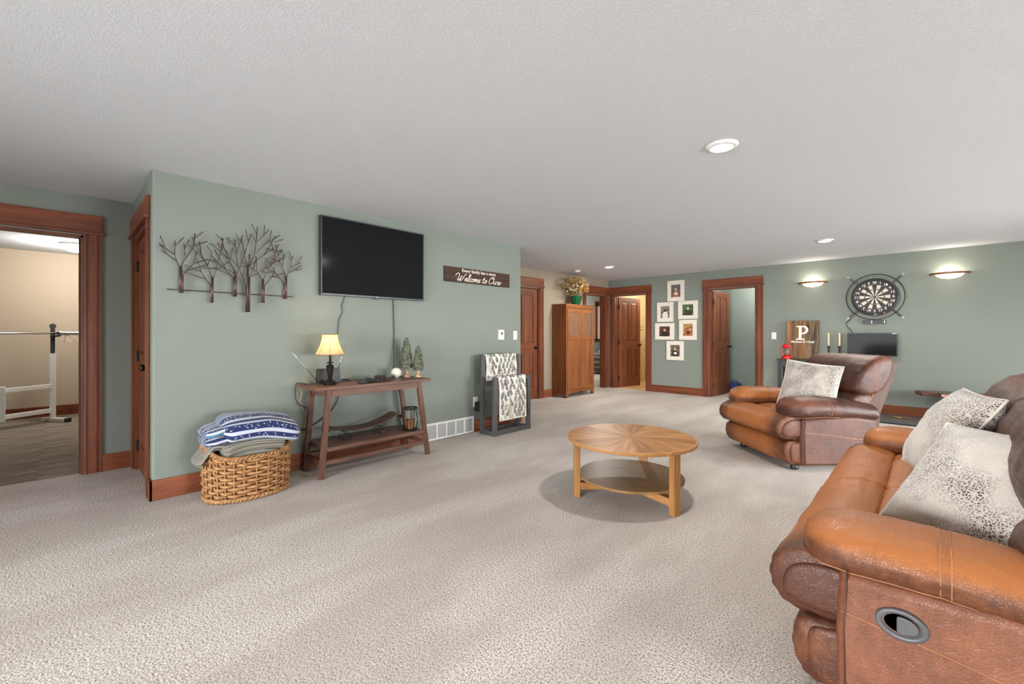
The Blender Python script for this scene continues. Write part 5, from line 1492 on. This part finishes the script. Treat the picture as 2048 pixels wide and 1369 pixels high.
bbx = thing('barbell', (-8.745, -.10, 1.235), 'steel barbell resting on the weight bench uprights', 'barbell')
MB().tube([(0, -1.55, 0), (0, .06, 0)], .0145, 12).build('shaft', CHROME, bbx, smooth=True)
MB().lathe([(.024, .06), (.040, .065), (.040, .085), (.026, .090), (.026, .62), (.001, .62)], 20, axis='y').build('sleeve', CHROME, bbx, angle=True)
sc1 = MB()
for k in range(3): sc1.tube([(.030 * math.cos(q), .115 + k * .012 + .012 * q / (2 * PI), .030 * math.sin(q)) for q in [2 * PI * i / 16 for i in range(17)]], .004, 6)
sc1.tube([(0, .13, -.03), (0, .11, -.13), (0, .20, -.125), (0, .22, -.105), (0, .30, -.10)], .0035, 6); sc1.tube([(0, .15, -.03), (0, .21, -.10), (0, .26, -.115), (0, .30, -.112)], .0035, 6)
sc_t = thing('spring_collar', (-8.745, -.10, 1.235), 'steel spring clip on the end of the barbell', 'collar')
sc1.build('coil', CHROME, sc_t, smooth=True)

bd = thing('bed', (-6.85, 12.2, 0), 'bed with plaid bedding seen through the bedroom opening', 'bed')
MB().box(-.72, .72, -1.05, 1.05, .10, .34).build('base', WALX, bd, bevel=.01)
MB().box(-.74, .74, -1.08, 1.07, .30, .58).build('mattress', WHITEC, bd, bevel=.06, seg=4)
MB().box(-.77, .77, -1.11, .55, .20, .63).build('comforter', PLAID, bd, bevel=.07, seg=4)
MB().sphere((-.42, -.35, .66), .30, .24, .10, 24, 12).build('white_blanket', WHITEC, bd, smooth=True)
for x in (-.36, .36): MB().sphere((x, .78, .66), .32, .20, .10, 24, 12).build('pillow', WHITEC, bd, smooth=True)
for x in (-.66, .66):
    for y in (-.98, .98): MB().box(x - .04, x + .04, y - .04, y + .04, 0, .12).build('leg', WALZ, bd)

bbn = thing('blue_bag', (-2.955, 9.74, 0), 'small dark blue patterned bag on the store room floor', 'bag')
MB().loft([[(x * s, y * s, z) for x, y in ((-.11, -.07), (0, -.085), (.11, -.07), (.12, 0), (.11, .07), (0, .085), (-.11, .07), (-.12, 0))] for s, z in ((.92, 0), (1.0, .03), (1.02, .13), (.92, .19), (.7, .205))]).build('body', BLUEBAG, bbn, smooth=True)
MB().tube([(.06 * math.cos(q), 0, .19 + .06 * math.sin(q)) for q in [PI * k / 10 for k in range(11)]], .006, 6).build('handle', NAVYP, bbn, smooth=True)
hk = thing('towel_hook', (-5.42, 10.35, 1.38), 'dark metal towel hook on the bathroom wall', 'hook', R(90))
MB().box(-.02, .02, -.010, 0, -.03, .03).build('plate', BRONZE, hk)
MB().tube(cat([(0, -.01, .02), (0, -.06, .02), (0, -.08, .04)], n=4), .006, 8).tube(cat([(0, -.01, -.01), (0, -.03, -.05), (0, -.06, -.06), (0, -.07, -.03)], n=4), .006, 8).build('hook', BRONZE, hk, smooth=True)
